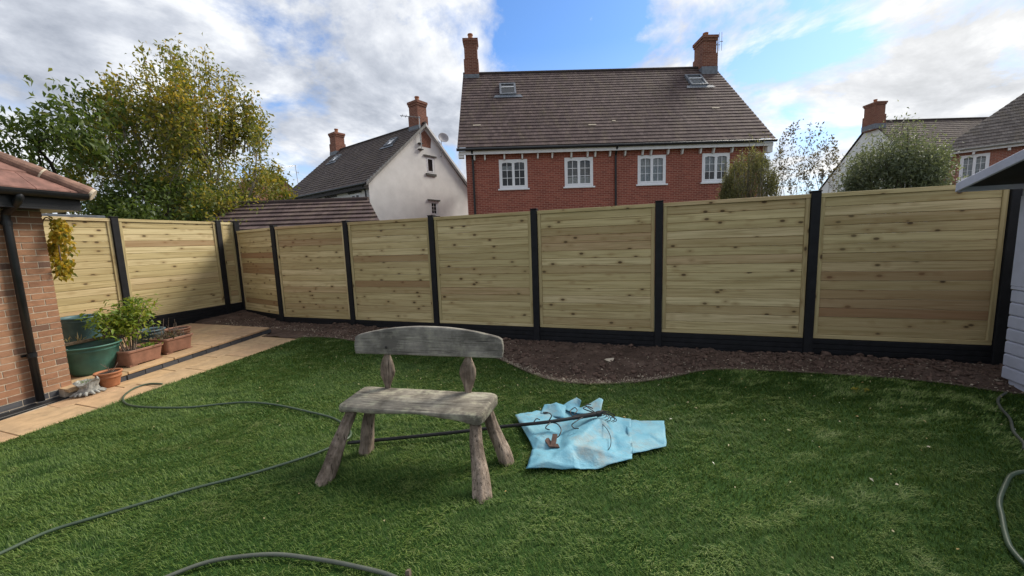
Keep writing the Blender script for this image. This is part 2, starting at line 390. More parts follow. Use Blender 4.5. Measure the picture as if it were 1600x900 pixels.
# ------------------------------------------------------------------ mesh helpers
class MB:
    def __init__(s):
        s.v, s.f, s.uv = [], [], []
    def quad(s, pts, uvs=None):
        b = len(s.v)
        s.v += [tuple(p) for p in pts]
        s.f.append(tuple(range(b, b + len(pts))))
        s.uv.append(list(uvs) if uvs else [(0, 0)] * len(pts))
    def hexa(s, p):
        """8 corners: bottom 0-3 counter-clockwise seen from above, top 4-7"""
        b = len(s.v)
        s.v += [tuple(q) for q in p]
        for f in ((3, 2, 1, 0), (4, 5, 6, 7), (0, 1, 5, 4), (1, 2, 6, 5), (2, 3, 7, 6), (3, 0, 4, 7)):
            s.f.append(tuple(b + i for i in f))
            P = [Vector(p[i]) for i in f]
            nrm = (P[1] - P[0]).cross(P[2] - P[0])
            ax = max(range(3), key=lambda k: abs(nrm[k]))
            s.uv.append([((q.y, q.z) if ax == 0 else (q.x, q.z) if ax == 1 else (q.x, q.y)) for q in P])
    def box(s, a, b):
        (x0, y0, z0), (x1, y1, z1) = a, b
        s.hexa([(x0, y0, z0), (x1, y0, z0), (x1, y1, z0), (x0, y1, z0), (x0, y0, z1), (x1, y0, z1), (x1, y1, z1), (x0, y1, z1)])
    def tube(s, path, rad, seg=8, cap=True, jitter=0.0):
        path = [Vector(p) for p in path]
        n = len(path)
        rad = [rad] * n if isinstance(rad, (int, float)) else rad
        base = len(s.v)
        prev = None
        for i, p in enumerate(path):
            t_ = (path[min(i + 1, n - 1)] - path[max(i - 1, 0)]).normalized()
            if prev is None:
                a = t_.orthogonal().normalized()
            else:
                a = (prev - t_ * prev.dot(t_))
                a = a.normalized() if a.length > 1e-6 else t_.orthogonal().normalized()
            prev = a
            b2 = t_.cross(a)
            for k in range(seg):
                an = 2 * math.pi * k / seg
                r = rad[i] * (1 + (rnd.uniform(-jitter, jitter) if jitter else 0))
                s.v.append(tuple(p + a * math.cos(an) * r + b2 * math.sin(an) * r))
        for i in range(n - 1):
            for k in range(seg):
                k2 = (k + 1) % seg
                s.f.append((base + i * seg + k, base + i * seg + k2, base + (i + 1) * seg + k2, base + (i + 1) * seg + k))
                s.uv.append([(0, 0)] * 4)
        if cap:
            s.f.append(tuple(base + k for k in reversed(range(seg)))); s.uv.append([(0, 0)] * seg)
            s.f.append(tuple(base + (n - 1) * seg + k for k in range(seg))); s.uv.append([(0, 0)] * seg)
    def lathe(s, prof, seg=28, c=(0, 0), wob=0.0):
        base = len(s.v)
        for r, z in prof:
            for k in range(seg):
                an = 2 * math.pi * k / seg
                rr = r * (1 + wob * math.sin(3 * an + 1))
                s.v.append((c[0] + rr * math.cos(an), c[1] + rr * math.sin(an), z))
        for i in range(len(prof) - 1):
            for k in range(seg):
                k2 = (k + 1) % seg
                s.f.append((base + i * seg + k, base + i * seg + k2, base + (i + 1) * seg + k2, base + (i + 1) * seg + k))
                s.uv.append([(0, 0)] * 4)
    def mesh(s, name, mat, smooth=False):
        me = bpy.data.meshes.new(name)
        me.from_pydata(s.v, [], s.f)
        ul = me.uv_layers.new(name='UVMap')
        flat = [c for f in s.uv for p in f for c in p]
        ul.data.foreach_set('uv', flat)
        me.materials.append(MATS[mat])
        if smooth:
            me.polygons.foreach_set('use_smooth', [True] * len(me.polygons))
        me.update()
        return me
    def build(s, name, mat, parent=None, smooth=False, bevel=0.0, bseg=2):
        o = link(name, s.mesh(name, mat, smooth), parent)
        if bevel:
            b = o.modifiers.new('bevel', 'BEVEL')
            b.width, b.segments, b.limit_method, b.angle_limit = bevel, bseg, 'ANGLE', R(35)
        return o

def link(name, me, parent=None):
    o = bpy.data.objects.new(name, me)
    COL.objects.link(o)
    if parent is not None:
        o.parent = parent
    return o

def tag(o, label=None, cat=None, group=None, kind=None):
    if label: o['label'] = label
    if cat: o['category'] = cat
    if group: o['group'] = group
    if kind: o['kind'] = kind
    return o

def thing(name, label, cat, loc=(0, 0, 0), rz=0.0, group=None):
    o = link(name, None)
    o.location = loc
    o.rotation_euler = (0, 0, rz)
    o.empty_display_size = 0.1
    return tag(o, label, cat, group)

def leaf_mesh(name, mat, P, D, N, L, Wd, tint, parent=None, droop=0.25):
    """leaves as bent six-point blades; arrays: base points, directions, normals, lengths, widths, tint"""
    n = len(P)
    D = D / np.linalg.norm(D, axis=1, keepdims=True)
    S = np.cross(D, N); S /= (np.linalg.norm(S, axis=1, keepdims=True) + 1e-9)
    U = np.cross(S, D)
    L_, W_ = L[:, None], Wd[:, None]
    a = P
    b1 = P + D * L_ * 0.45 + S * W_ * 0.5 + U * W_ * 0.18
    b2 = P + D * L_ * 0.45 - S * W_ * 0.5 + U * W_ * 0.18
    m_ = P + D * L_ * 0.5
    c = P + D * L_ - U * L_ * droop
    V = np.stack([a, b1, c, b2, m_], 1).reshape(-1, 3)
    i = np.arange(n)[:, None] * 5
    F = np.concatenate([i + np.array([[0, 1, 4]]), i + np.array([[1, 2, 4]]), i + np.array([[2, 3, 4]]), i + np.array([[3, 0, 4]])], 1).reshape(-1, 3)
    return tri_mesh(name, mat, V, F, np.repeat(tint, 5), parent)

def tri_mesh(name, mat, V, F, tint=None, parent=None, smooth=False):
    me = bpy.data.meshes.new(name)
    me.vertices.add(len(V)); me.loops.add(F.size); me.polygons.add(len(F))
    me.vertices.foreach_set('co', np.asarray(V, np.float32).ravel())
    me.loops.foreach_set('vertex_index', np.asarray(F, np.int32).ravel())
    k = F.shape[1]
    me.polygons.foreach_set('loop_start', np.arange(0, F.size, k, dtype=np.int32))
    me.polygons.foreach_set('loop_total', np.full(len(F), k, np.int32))
    if smooth:
        me.polygons.foreach_set('use_smooth', np.ones(len(F), bool))
    me.update(calc_edges=True)
    if tint is not None:
        at = me.attributes.new('tint', 'FLOAT', 'POINT')
        at.data.foreach_set('value', np.asarray(tint, np.float32))
    me.materials.append(MATS[mat])
    return link(name, me, parent)

def nz3(x, y, z=0.0, s=1.0):
    return mnoise.noise(Vector((x * s, y * s, z)))

def smooth_path(pts, n=8):
    """Catmull-Rom through the points"""
    P = [Vector(p) for p in pts]
    out = []
    for i in range(len(P) - 1):
        p0, p1, p2, p3 = P[max(i - 1, 0)], P[i], P[i + 1], P[min(i + 2, len(P) - 1)]
        for k in range(n):
            t_ = k / n
            out.append(0.5 * ((2 * p1) + (p2 - p0) * t_ + (2 * p0 - 5 * p1 + 4 * p2 - p3) * t_ ** 2 + (3 * p1 - p0 - 3 * p2 + p3) * t_ ** 3))
    out.append(P[-1])
    return out

def sstep(a, b, x):
    t_ = min(1, max(0, (x - a) / (b - a)))
    return t_ * t_ * (3 - 2 * t_)

def zg(x, y):
    """lie of the garden: level lawn, rising gently into the far left corner"""
    return 0.03 * min(6, max(0, y - 1.7)) * sstep(2.6, 6.0, -x) + 0.065 * min(2.2, max(0, -x - 7.4)) * min(1, max(0, (y - 4.2) / 1.6))

# ------------------------------------------------------------------ ground
m_ = MB()
S_ = 600
m_.quad([(-S_, -S_, -0.35), (S_, -S_, -0.35), (S_, S_, -0.35), (-S_, S_, -0.35)])
tag(m_.build('ground', 'far_ground'), kind='structure')

# curved edge between lawn and soil bed (x from left to right)
BED = [(-6.02, 5.30), (-5.45, 5.40), (-4.80, 5.36), (-4.20, 5.31), (-3.04, 5.40), (-2.45, 5.38), (-2.04, 5.17), (-1.58, 4.81), (-1.20, 4.56), (-0.90, 4.48), (-0.63, 4.49), (-0.34, 4.57), (-0.05, 4.70), (0.32, 4.96), (0.73, 5.31), (1.11, 5.43), (1.82, 5.49), (2.34, 5.50), (2.76, 5.49), (3.17, 5.42), (3.60, 5.25), (4.6, 5.1)]
BEDP = [(p.x, p.y) for p in smooth_path([(x, y, 0) for x, y in BED], 5)]
bx_, by_ = np.array([p[0] for p in BEDP]), np.array([p[1] for p in BEDP])
def bed_y(x):
    return np.interp(x, bx_, by_)
PATH_OUT = [(-5.66, -1.2), (-5.80, 1.67), (-6.0, 5.33)]
def path_x(y):
    return np.interp(y, [p[1] for p in PATH_OUT], [p[0] for p in PATH_OUT])

# lawn sheet
nx, ny = 90, 60
V, F = [], []
for j in range(ny + 1):
    for i in range(nx + 1):
        v_ = j / ny
        y0 = -1.2
        # columns run from the path edge to x = 4.6
        u = i / nx
        yy = y0 + v_ * (5.3 - y0)
        xl = float(path_x(yy))
        x = xl + u * (4.6 - xl)
        yt = float(bed_y(x))
        y = y0 + v_ * (yt - y0)
        V.append((x, y, zg(x, y)))
for j in range(ny):
    for i in range(nx):
        a = j * (nx + 1) + i
        F.append((a, a + 1, a + nx + 2, a + nx + 1))
tag(tri_mesh('lawn', 'turf_base', np.array(V), np.array(F)), kind='structure')

# grass pile
def scatter_lawn(x0, x1, y0, y1, dens):
    n = int((x1 - x0) * (y1 - y0) * dens)
    x = rng.uniform(x0, x1, n); y = rng.uniform(y0, y1, n)
    k = (y < bed_y(x) - 0.005) & (x > path_x(y) + 0.004)
    return x[k], y[k]
parts_ = [scatter_lawn(-6.2, 3.9, 0.7, 2.6, 9500), scatter_lawn(-6.2, 4.2, 2.6, 4.0, 7000), scatter_lawn(-6.2, 4.2, 4.0, 5.6, 5200)]
gx = np.concatenate([p[0] for p in parts_]); gy = np.concatenate([p[1] for p in parts_])
gw = np.concatenate([np.full(len(p[0]), w) for p, w in zip(parts_, (0.0030, 0.0040, 0.0055))])
gz = np.array([zg(a, b) for a, b in zip(gx, gy)])
def field(x, y, s, ox):
    """smooth value noise on a lattice, vectorised"""
    gxs, gys = x * s + ox, y * s + ox * 1.7
    ix, iy = np.floor(gxs).astype(int), np.floor(gys).astype(int)
    fx, fy = gxs - ix, gys - iy
    fx, fy = fx * fx * (3 - 2 * fx), fy * fy * (3 - 2 * fy)
    tab = np.random.default_rng(int(ox * 10) + 5).random((64, 64))
    g = lambda a, b: tab[a % 64, b % 64]
    return (g(ix, iy) * (1 - fx) + g(ix + 1, iy) * fx) * (1 - fy) + (g(ix, iy + 1) * (1 - fx) + g(ix + 1, iy + 1) * fx) * fy
rx_, ry_ = gx * .85 + gy * .53, -gx * .53 + gy * .85
f1 = field(gx, gy, 1.3, 3.1); f2 = field(rx_ * .8, ry_ * 1.4, 4.5, 9.3); f3 = field(rx_ * .7, ry_ * 1.5, 14.0, 14.2)
ang = f1 * 3.5 + f2 * 3.0 + f3 * 2.0 + rng.normal(0, 0.9, len(gx))
lean = 0.35 + 0.75 * f2 * f3 * 1.6 + rng.uniform(0, 0.35, len(gx))
hgt = 0.020 + 0.013 * rng.random(len(gx)) + 0.005 * f3
base = np.stack([gx, gy, gz], 1)
dirv = np.stack([np.cos(ang), np.sin(ang), np.zeros(len(gx))], 1)
side = np.stack([-np.sin(ang + rng.normal(0, .8, len(gx))), np.cos(ang), np.zeros(len(gx))], 1)
upv = np.array([[0, 0, 1.0]])
w_ = gw[:, None]
mid = base + upv * (hgt * 0.62)[:, None] + dirv * (hgt * lean * 0.35)[:, None]
tip = base + upv * (hgt * (1.05 - 0.3 * lean))[:, None] + dirv * (hgt * lean * 1.1)[:, None]
V = np.stack([base - side * w_ * .5, base + side * w_ * .5, mid + side * w_ * .45, mid - side * w_ * .45, tip], 1).reshape(-1, 3)
i_ = np.arange(len(gx))[:, None] * 5
F = np.concatenate([i_ + [[0, 1, 2]], i_ + [[0, 2, 3]], i_ + [[3, 2, 4]]], 1).reshape(-1, 3)
tint = np.clip(0.03 + 0.20 * f1 + 0.32 * f2 + 0.40 * f3 + rng.normal(0, 0.17, len(gx)), 0, 1)
tag(tri_mesh('grass', 'turf_blade', V, F, np.repeat(tint, 5)), 'short green artificial turf covering the lawn', 'grass', kind='stuff')

# soil bed
def soil_z(x, y):
    t_ = max(0.0, y - float(bed_y(min(4.6, max(-6.0, x)))))
    edge = sstep(0.0, 0.35, t_)
    rough = 0.026 * nz3(x, y, 1, 2.3) + 0.028 * nz3(x, y, 5, 6.0) + 0.020 * nz3(x, y, 9, 13.0) + 0.014 * nz3(x, y, 3, 27.0)
    hump = 0.07 * math.exp(-((y - 5.75) / 0.28) ** 2) * sstep(1.6, 2.6, x) * (1 - sstep(3.2, 3.8, x))
    return zg(x, y) + 0.012 + edge * (0.03 + rough + hump)
cols, rows = 620, 60
V, F = [], []
for i in range(cols + 1):
    x = -9.3 + i / cols * (4.6 + 9.3)
    ylo = float(bed_y(x)) - 0.02 if x > -6.02 else (5.2 if x > -7.3 else 4.4)
    for j in range(rows + 1):
        y = ylo + (7.0 - ylo) * j / rows
        z = soil_z(x, y) if x > -6.02 else zg(x, y) + 0.02 + 0.02 * nz3(x, y, 5, 5.0) + 0.012 * nz3(x, y, 9, 14.0) - 0.10 * (1 - sstep(5.3, 5.6, y)) * (1 if x < -6.9 else 0)
        V.append((x, y, z))
for i in range(cols):
    for j in range(rows):
        a = i * (rows + 1) + j
        F.append((a, a + rows + 1, a + rows + 2, a + 1))
tag(tri_mesh('soil_bed', 'soil', np.array(V), np.array(F), smooth=True), kind='structure')

def lumps(name, mat, pts, label, cat, seg=(6, 4)):
    """rough lumps, one joined mesh; pts: (x, y, z, radius, flatness)"""
    V, F, b = [], [], 0
    nu, nv = seg
    for (x, y, z, r, fl) in pts:
        a0 = rnd.uniform(0, 6.28)
        ring = []
        V.append((x, y, z - r * fl))
        for j in range(1, nv):
            th = math.pi * j / nv
            for i in range(nu):
                an = a0 + 2 * math.pi * i / nu
                rr = r * rnd.uniform(0.45, 1.4)
                V.append((x + rr * math.sin(th) * math.cos(an), y + rr * math.sin(th) * math.sin(an), z - rr * fl * math.cos(th)))
        V.append((x, y, z + r * fl))
        for i in range(nu):
            F.append((b, b + 1 + (i + 1) % nu, b + 1 + i))
            for j in range(nv - 2):
                p0 = b + 1 + j * nu + i; p1 = b + 1 + j * nu + (i + 1) % nu
                F.append((p0, p1, p1 + nu)); F.append((p0, p1 + nu, p0 + nu))
            F.append((b + 1 + (nv - 2) * nu + i, b + 1 + (nv - 2) * nu + (i + 1) % nu, b + 1 + (nv - 1) * nu))
        b += 2 + (nv - 1) * nu
    return tag(tri_mesh(name, mat, np.array(V), np.array(F)), label, cat, kind='stuff')
pts = []
for _ in range(5200):
    x = rnd.uniform(-9.0, 4.3)
    ylo = float(bed_y(x)) + 0.06 if x > -6.02 else 5.75
    y = rnd.uniform(ylo, 6.2 if x > -7.4 else 6.5)
    r = min(0.060, 0.005 + rnd.expovariate(130))
    if x > 1.6 and y > 5.5: r *= 1.1
    if x < -6.0: r *= 0.6
    z = soil_z(x, y) if x > -6.02 else zg(x, y) + 0.02
    pts.append((x, y, z + r * 0.25, r, 0.65))
for _ in range(190):
    x = rnd.uniform(-3.2, 4.2)
    y = min(6.12, float(bed_y(x)) + .12 + abs(rnd.gauss(.28, .25)))
    r = rnd.uniform(.016, .042)
    pts.append((x, y, soil_z(x, y) + r * .2, r, .6))
lumps('soil_clods', 'soil_clod', pts, 'dark brown soil clods lying over the dug bed', 'soil')
pts = []
for _ in range(1500):
    x = rnd.uniform(-8.8, 4.3)
    e = float(bed_y(x)) if x > -6.02 else 5.6
    y = e + (rnd.uniform(0.01, 0.9) if rnd.random() < 0.4 else abs(rnd.gauss(0.02, 0.14)) + 0.01)
    if y > 6.15: continue
    r = rnd.uniform(0.004, 0.012)
    if rnd.random() < 0.05: r *= 2.0
    z = soil_z(x, y) if x > -6.02 else zg(x, y) + 0.03
    pts.append((x, y, z + 0.003, r, 0.6))
for _ in range(650):      # loose grit along the sharp bend and the path edge
    x = rnd.uniform(-2.1, 0.3); y = float(bed_y(x)) + abs(rnd.gauss(0.0, 0.06)) + 0.012
    pts.append((x, y, soil_z(x, y) + 0.003, rnd.uniform(0.004, 0.010), 0.6))
lumps('gravel', 'stone_chip', pts, 'pale gravel chips scattered along the edge of the soil', 'gravel', (5, 3))
# thin sandy edging strip between turf and soil
m_ = MB()
for i in range(len(BEDP) - 1):
    (x0, y0), (x1, y1) = BEDP[i], BEDP[i + 1]
    d = Vector((x1 - x0, y1 - y0, 0)).normalized(); n_ = Vector((-d.y, d.x, 0))
    a0, a1 = Vector((x0, y0, zg(x0, y0))), Vector((x1, y1, zg(x1, y1)))
    k = 0.006
    m_.hexa([a0 - n_ * .003, a1 - n_ * .003, a1 + n_ * k, a0 + n_ * k, a0 - n_ * .003 + Vector((0, 0, .015)), a1 - n_ * .003 + Vector((0, 0, .015)), a1 + n_ * k + Vector((0, 0, .015)), a0 + n_ * k + Vector((0, 0, .015))])
tag(m_.build('lawn_edging', 'edging_sand'), kind='structure')

# ------------------------------------------------------------------ path and patio
def path_z(y): return 0.04 + 0.03 * (y - 3.0)
def patio_z(y): return 0.145 + 0.03 * (y - 3.0)
def step_x(y): return np.interp(y, [2.2, 3.07, 5.48], [-6.60, -6.68, -7.03])
path_root = tag(link('path', None), kind='structure')
def slab(parent, c, thick, mat='slab_buff', gap=0.006, name='slab'):
    """c: four corners (x, y, z) counter-clockwise from above; own origin so that each slab has its own grain"""
    C = [Vector(p) for p in c]
    ce = sum(C, Vector()) / 4
    q = []
    for p in C:
        d = p - ce
        d2 = Vector((d.x, d.y, 0)); l = d2.length
        q.append(ce + d * (1 - gap / l) + Vector((0, 0, rnd.uniform(-.002, .002))))
    b = MB()
    b.hexa([p - ce - Vector((0, 0, thick)) for p in q] + [p - ce for p in q])
    o = b.build(name, mat, parent, bevel=0.005, bseg=1)
    o.location = ce
    return o
ys = [-0.6, 0.0, 0.6, 1.2, 1.8, 2.4, 3.0, 3.6, 4.2, 4.8, 5.33]
for a, b in zip(ys[:-1], ys[1:]):
    xo = lambda y: float(path_x(y)) - 0.012
    if b <= 2.41:
        xi = lambda y: float(path_x(y)) - 0.78
        slab(path_root, [(xi(a), a, path_z(a)), (xo(a), a, path_z(a)), (xo(b), b, path_z(b)), (xi(b), b, path_z(b))], 0.05)
    else:
        xm = lambda y: float(path_x(y)) - 0.50
        xi = lambda y: float(step_x(y)) - 0.02
        slab(path_root, [(xm(a), a, path_z(a)), (xo(a), a, path_z(a)), (xo(b), b, path_z(b)), (xm(b), b, path_z(b))], 0.05)
        a2, b2 = a - 0.12, b - 0.12
        if b > 5.2: b2 = b + 0.02
        slab(path_root, [(xi(a2), a2, path_z(a2)), (xm(a2), a2, path_z(a2)), (xm(b2), b2, path_z(b2)), (xi(b2), b2, path_z(b2))], 0.05)
b = MB()
b.hexa([(-6.75, -0.6, -0.2), (-5.68, -0.6, -0.2), (-6.0, 5.3, -0.1), (-7.2, 5.3, -0.1), (-6.75, -0.6, path_z(-.6) - .012), (-5.69, -0.6, path_z(-.6) - .012), (-6.01, 5.3, path_z(5.3) - .012), (-7.2, 5.3, path_z(5.3) - .012)])
b.build('mortar_bed', 'mortar', path_root)
patio_root = tag(link('patio', None), kind='structure')
yp = [2.48, 3.08, 3.68, 4.28, 4.88, 5.48]
for a, b in zip(yp[:-1], yp[1:]):
    for k in range(5):
        x0a, x0b = float(step_x(a)) + 0.02 - 0.52 * k, float(step_x(b)) + 0.02 - 0.52 * k
        slab(patio_root, [(x0a - .52, a, patio_z(a)), (x0a, a, patio_z(a)), (x0b, b, patio_z(b)), (x0b - .52, b, patio_z(b))], 0.035)
b = MB()
b.hexa([(-9.25, 2.48, -.1), (-6.72, 2.48, -.1), (-7.06, 5.46, -.1), (-9.25, 5.46, -.1), (-9.25, 2.48, patio_z(2.48) - .012), (-6.72, 2.48, patio_z(2.48) - .012), (-7.06, 5.46, patio_z(5.46) - .012), (-9.25, 5.46, patio_z(5.46) - .012)])
b.build('mortar_bed', 'mortar', patio_root)
b = MB(); b.box((0, -0.02, 0), (0.215, 0.03, 0.064))
riser_me = b.mesh('brick', 'brick_blue')
y = 2.62
while y < 5.40:
    x = float(step_x(y)) - 0.004
    o = link('brick', riser_me, patio_root)
    o.location = (x, y, path_z(y) + 0.003)
    o.rotation_euler = (R(2), 0, math.atan2(1, -0.14))
    y += 0.2225

# ------------------------------------------------------------------ fences
def post_part(parent, x, y, top, z0=-0.3, w=0.105, rz=0.0):
    b = MB(); b.box((-w / 2, -w / 2, 0), (w / 2, w / 2, top - z0))
    o = b.build('post', 'fence_black', parent, bevel=0.006, bseg=1)
    o.location = (x, y, z0); o.rotation_euler = (0, 0, rz)
    c = MB(); c.box((-w / 2 - .006, -w / 2 - .006, 0), (w / 2 + .006, w / 2 + .006, 0.016))
    k = c.build('cap', 'fence_black', o, bevel=0.004, bseg=1)
    k.location = (0, 0, top - z0)
    return o

BOARDS = {}
def panel_part(parent, p0, p1, zb, zt, n=15, rust=()):
    """framed panel of horizontal tongue-and-groove boards between two post centres; p0 left, p1 right seen from the garden"""
    d = Vector((p1[0] - p0[0], p1[1] - p0[1], 0)); L = d.length - 0.105
    rz = math.atan2(d.y, d.x)
    mid_ = ((p0[0] + p1[0]) / 2, (p0[1] + p1[1]) / 2, zb)
    H = zt - zb
    fwd = 0.052
    fr = MB(); fr.box((-L / 2 + .004, -0.022, 0), (L / 2 - .004, 0.028, 0.055))
    root = fr.build('panel', 'fence_wood', parent, bevel=0.004, bseg=1)       # bottom rail carries the rest
    root.location = mid_; root.rotation_euler = (0, 0, rz)
    for s in (-1, 1):
        b = MB(); b.box((-fwd / 2, -0.0235, 0), (fwd / 2, 0.0235, H - 0.11))
        o = b.build('stile', 'fence_wood_upright', root, bevel=0.004, bseg=1); o.location = (s * (L / 2 - fwd / 2 - .004), 0, 0.055)
    b = MB(); b.box((-L / 2 + .002, -0.030, 0), (L / 2 - .002, 0.032, 0.055))
    o = b.build('top_rail', 'fence_wood', root, bevel=0.004, bseg=1); o.location = (0, 0, H - 0.055)
    hb = (H - 0.11) / n
    key = (round(L, 3), round(hb, 4))
    if key not in BOARDS:
        b = MB()
        l2 = L / 2 - fwd - .006
        prof = [(-.001, 0.002), (-.008, 0.007), (-.008, hb - .005), (-.001, hb - .001), (.010, hb - .0005), (.010, 0.0005)]
        for (ya, za), (yb, zb_) in zip(prof, prof[1:] + prof[:1]):
            b.quad([(-l2, ya, za), (-l2, yb, zb_), (l2, yb, zb_), (l2, ya, za)])
        b.quad([(-l2, y_, z_) for y_, z_ in reversed(prof)]); b.quad([(l2, y_, z_) for y_, z_ in prof])
        BOARDS[key] = b.mesh('board', 'fence_wood')
    for k in range(n):
        o = link('board', BOARDS[key], root)
        o.location = (rnd.uniform(-.001, .001), rnd.uniform(-.0025, .0025), 0.055 + k * hb)
        if k in rust:
            o.material_slots[0].link = 'OBJECT'
            o.material_slots[0].material = MATS['fence_wood_red']
    return root

def gravel_board(parent, p0, p1, z0, z1, ribs=5):
    d = Vector((p1[0] - p0[0], p1[1] - p0[1], 0)); L = d.length - 0.105
    b = MB()
    h = z1 - z0
    prof = [(-.02, 0)]
    for k in range(ribs):
        a, c = k * h / ribs, (k + 1) * h / ribs
        prof += [(-.026, a + .006), (-.026, c - .010), (-.018, c - .004)]
    prof += [(-.018, h - .003), (.024, h - .003), (.024, 0)]
    for (ya, za), (yb, zb_) in zip(prof, prof[1:] + prof[:1]):
        b.quad([(-L / 2, ya, za), (-L / 2, yb, zb_), (L / 2, yb, zb_), (L / 2, ya, za)])
    o = b.build('gravel_board', 'fence_black', parent)
    o.location = ((p0[0] + p1[0]) / 2, (p0[1] + p1[1]) / 2, z0); o.rotation_euler = (0, 0, math.atan2(d.y, d.x))
    return o

FX, FY, FT, FB = -7.527, 6.227, 2.232, 0.275
bf = thing('garden_fence', 'long pale timber panel fence with black posts across the back of the lawn', 'fence')
P_ = [(FX + 1.93 * t, FY) for t in range(7)]
CORNER = (-9.30, 6.70)
seq = [CORNER] + P_
for k, p in enumerate(seq):
    post_part(bf, p[0], p[1], (2.44 if k == 0 else FT + 0.012), rz=(math.atan2(P_[0][1] - CORNER[1], P_[0][0] - CORNER[0]) if k == 0 else 0))
for a, b in zip(seq[:-1], seq[1:]):
    first = a is CORNER
    panel_part(bf, a, b, 0.315 if first else FB, 2.215 if first else FT - 0.01, rust=(2, 3, 4, 6) if b is P_[6] else (5, 9) if b is P_[2] else (12,) if b is P_[1] else (1, 7, 8, 10) if first else ())
    gravel_board(bf, a, b, (0.1 if first else -0.08), (0.31 if first else FB - 0.004), 5 if not first else 3)
post_part(bf, 5.98, FY, FT + .012)
panel_part(bf, P_[-1], (5.98, FY), FB, FT - .01); gravel_board(bf, P_[-1], (5.98, FY), -.08, FB - .004)

sf = thing('garden_fence', 'pale timber panel fence with black posts along the patio under the trees', 'fence')
SX = -9.36
sp = [(SX, 2.70), (SX + .0, 4.46), (SX + .0, 6.31), (SX, 6.715)]
for k, p in enumerate(sp[:-1]):
    post_part(sf, p[0], p[1], 2.44, w=0.105)
for a, b in zip(sp[:-1], sp[1:]):
    panel_part(sf, a, b, 0.50, 2.42, rust=(11,) if b is sp[2] else ())
    gravel_board(sf, a, b, 0.12, 0.495, 6)

# neighbour's grey felt roof edge just over the side fence
o_ = thing('shed_roof', 'low grey felted shed roof showing just above the patio fence', 'shed', (-10.1, 3.9, 0), R(90))
b = MB(); b.box((-1.6, -0.05, 2.36), (0.78, 1.6, 2.52)); b.build('roof', 'felt_grey', o_, bevel=.01, bseg=1)
b = MB(); b.box((-1.5, 0.05, -0.3), (0.70, 1.5, 2.36)); b.build('wall', 'timber_dark', o_)

# ------------------------------------------------------------------ brick extension with hipped tile roof
EX = thing('brick_extension', 'buff brick extension with black downpipe, gutter and red hipped tile roof', 'building', (-6.86, 2.61, 0.0), math.atan2(-0.988, 0.156))
# local +x runs along the wall towards the viewer, +y is out of the wall face
b = MB(); b.box((0.004, -2.4, -0.2), (1.56, -0.0045, 2.30))
core = b.build('wall', 'mortar', EX)
def bm_brick(L, h=0.065, d=0.1, mat='brick_face'):
    b = MB(); b.box((0, -d, 0), (L, 0, h))
    me = b.mesh('brick', mat)
    return me
BR = {(k, mt): bm_brick(L, mat=mt) for k, L in (('s', 0.215), ('h', 0.1025)) for mt in ('brick_face', 'brick_blue')}
for r_ in range(32):
    z = -0.10 + r_ * 0.075
    if z + .065 > 2.30: break
    mt = 'brick_blue' if z < 0.12 else 'brick_face'
    x = 0.0
    if r_ % 2:
        ks = ['h'] + ['s'] * 6
    else:
        ks = ['s'] * 6 + ['h']
    for k in ks:
        L = 0.215 if k == 's' else 0.1025
        o = link('brick', BR[(k, mt)], core)
        o.location = (x, rnd.uniform(-.002, .001), z)
        x += L + 0.01
# end wall (round the corner) laid in the same brick
b = MB(); b.quad([(0.002, -2.4, -.2), (0.002, -0.1, -.2), (0.002, -0.1, 2.3), (0.002, -2.4, 2.3)], [(0, 0), (2.3, 0), (2.3, 2.5), (0, 2.5)])
b.build('end_wall', 'buff_brick', EX)
b = MB(); b.box((-0.01, -0.004, -.1), (1.56, 0.13, 0.030)); b.build('plinth_gap_shade', 'plastic_black', EX, bevel=.01)  # solid black strip stands in for the shaded gap at the wall foot
# soffit, fascia and gutter
b = MB(); b.box((-0.24, -2.6, 2.302), (1.56, 0.24, 2.325)); b.build('soffit', 'plastic_black', EX)
b = MB(); b.box((-0.24, 0.215, 2.327), (1.56, 0.24, 2.50)); b.build('fascia', 'plastic_black', EX)
b = MB()
prof = []
for k in range(11):
    an = math.pi + math.pi * k / 10
    prof.append((0.305 + 0.062 * math.cos(an), 2.505 + 0.075 * math.sin(an)))
prof += [(0.305 + .056 * math.cos(2 * math.pi - math.pi * k / 10), 2.505 + .068 * math.sin(2 * math.pi - math.pi * k / 10)) for k in range(11)]
for (ya, za), (yb, zb_) in zip(prof, prof[1:] + prof[:1]):
    b.quad([(-0.26, ya, za), (-0.26, yb, zb_), (1.56, yb, zb_), (1.56, ya, za)])
b.quad([(-0.262, y_, z_) for y_, z_ in prof[:11]])
b.build('gutter', 'plastic_black', EX)
b = MB(); b.box((-0.33, -2.6, 2.44), (-0.242, 0.20, 2.50)); b.build('gutter', 'plastic_black', EX, bevel=.015)
# downpipe
PX = 0.33
b = MB()
b.tube(smooth_path([(PX, .30, 2.45), (PX, .30, 2.40), (PX, .22, 2.33), (PX, .08, 2.26), (PX, .055, 2.2), (PX, .055, 2.1)], 4) + [Vector((PX, .055, 0.06))], 0.036, 14)
dp_ = b.build('downpipe', 'plastic_black', EX, smooth=True)
for z in (2.14, 0.62):
    b = MB(); b.tube([(PX, .055, z - .025), (PX, .055, z + .025)], 0.041, 14); b.box((PX - .065, .0, z - .012), (PX + .065, .022, z + .012)); b.build('bracket', 'plastic_black', dp_)
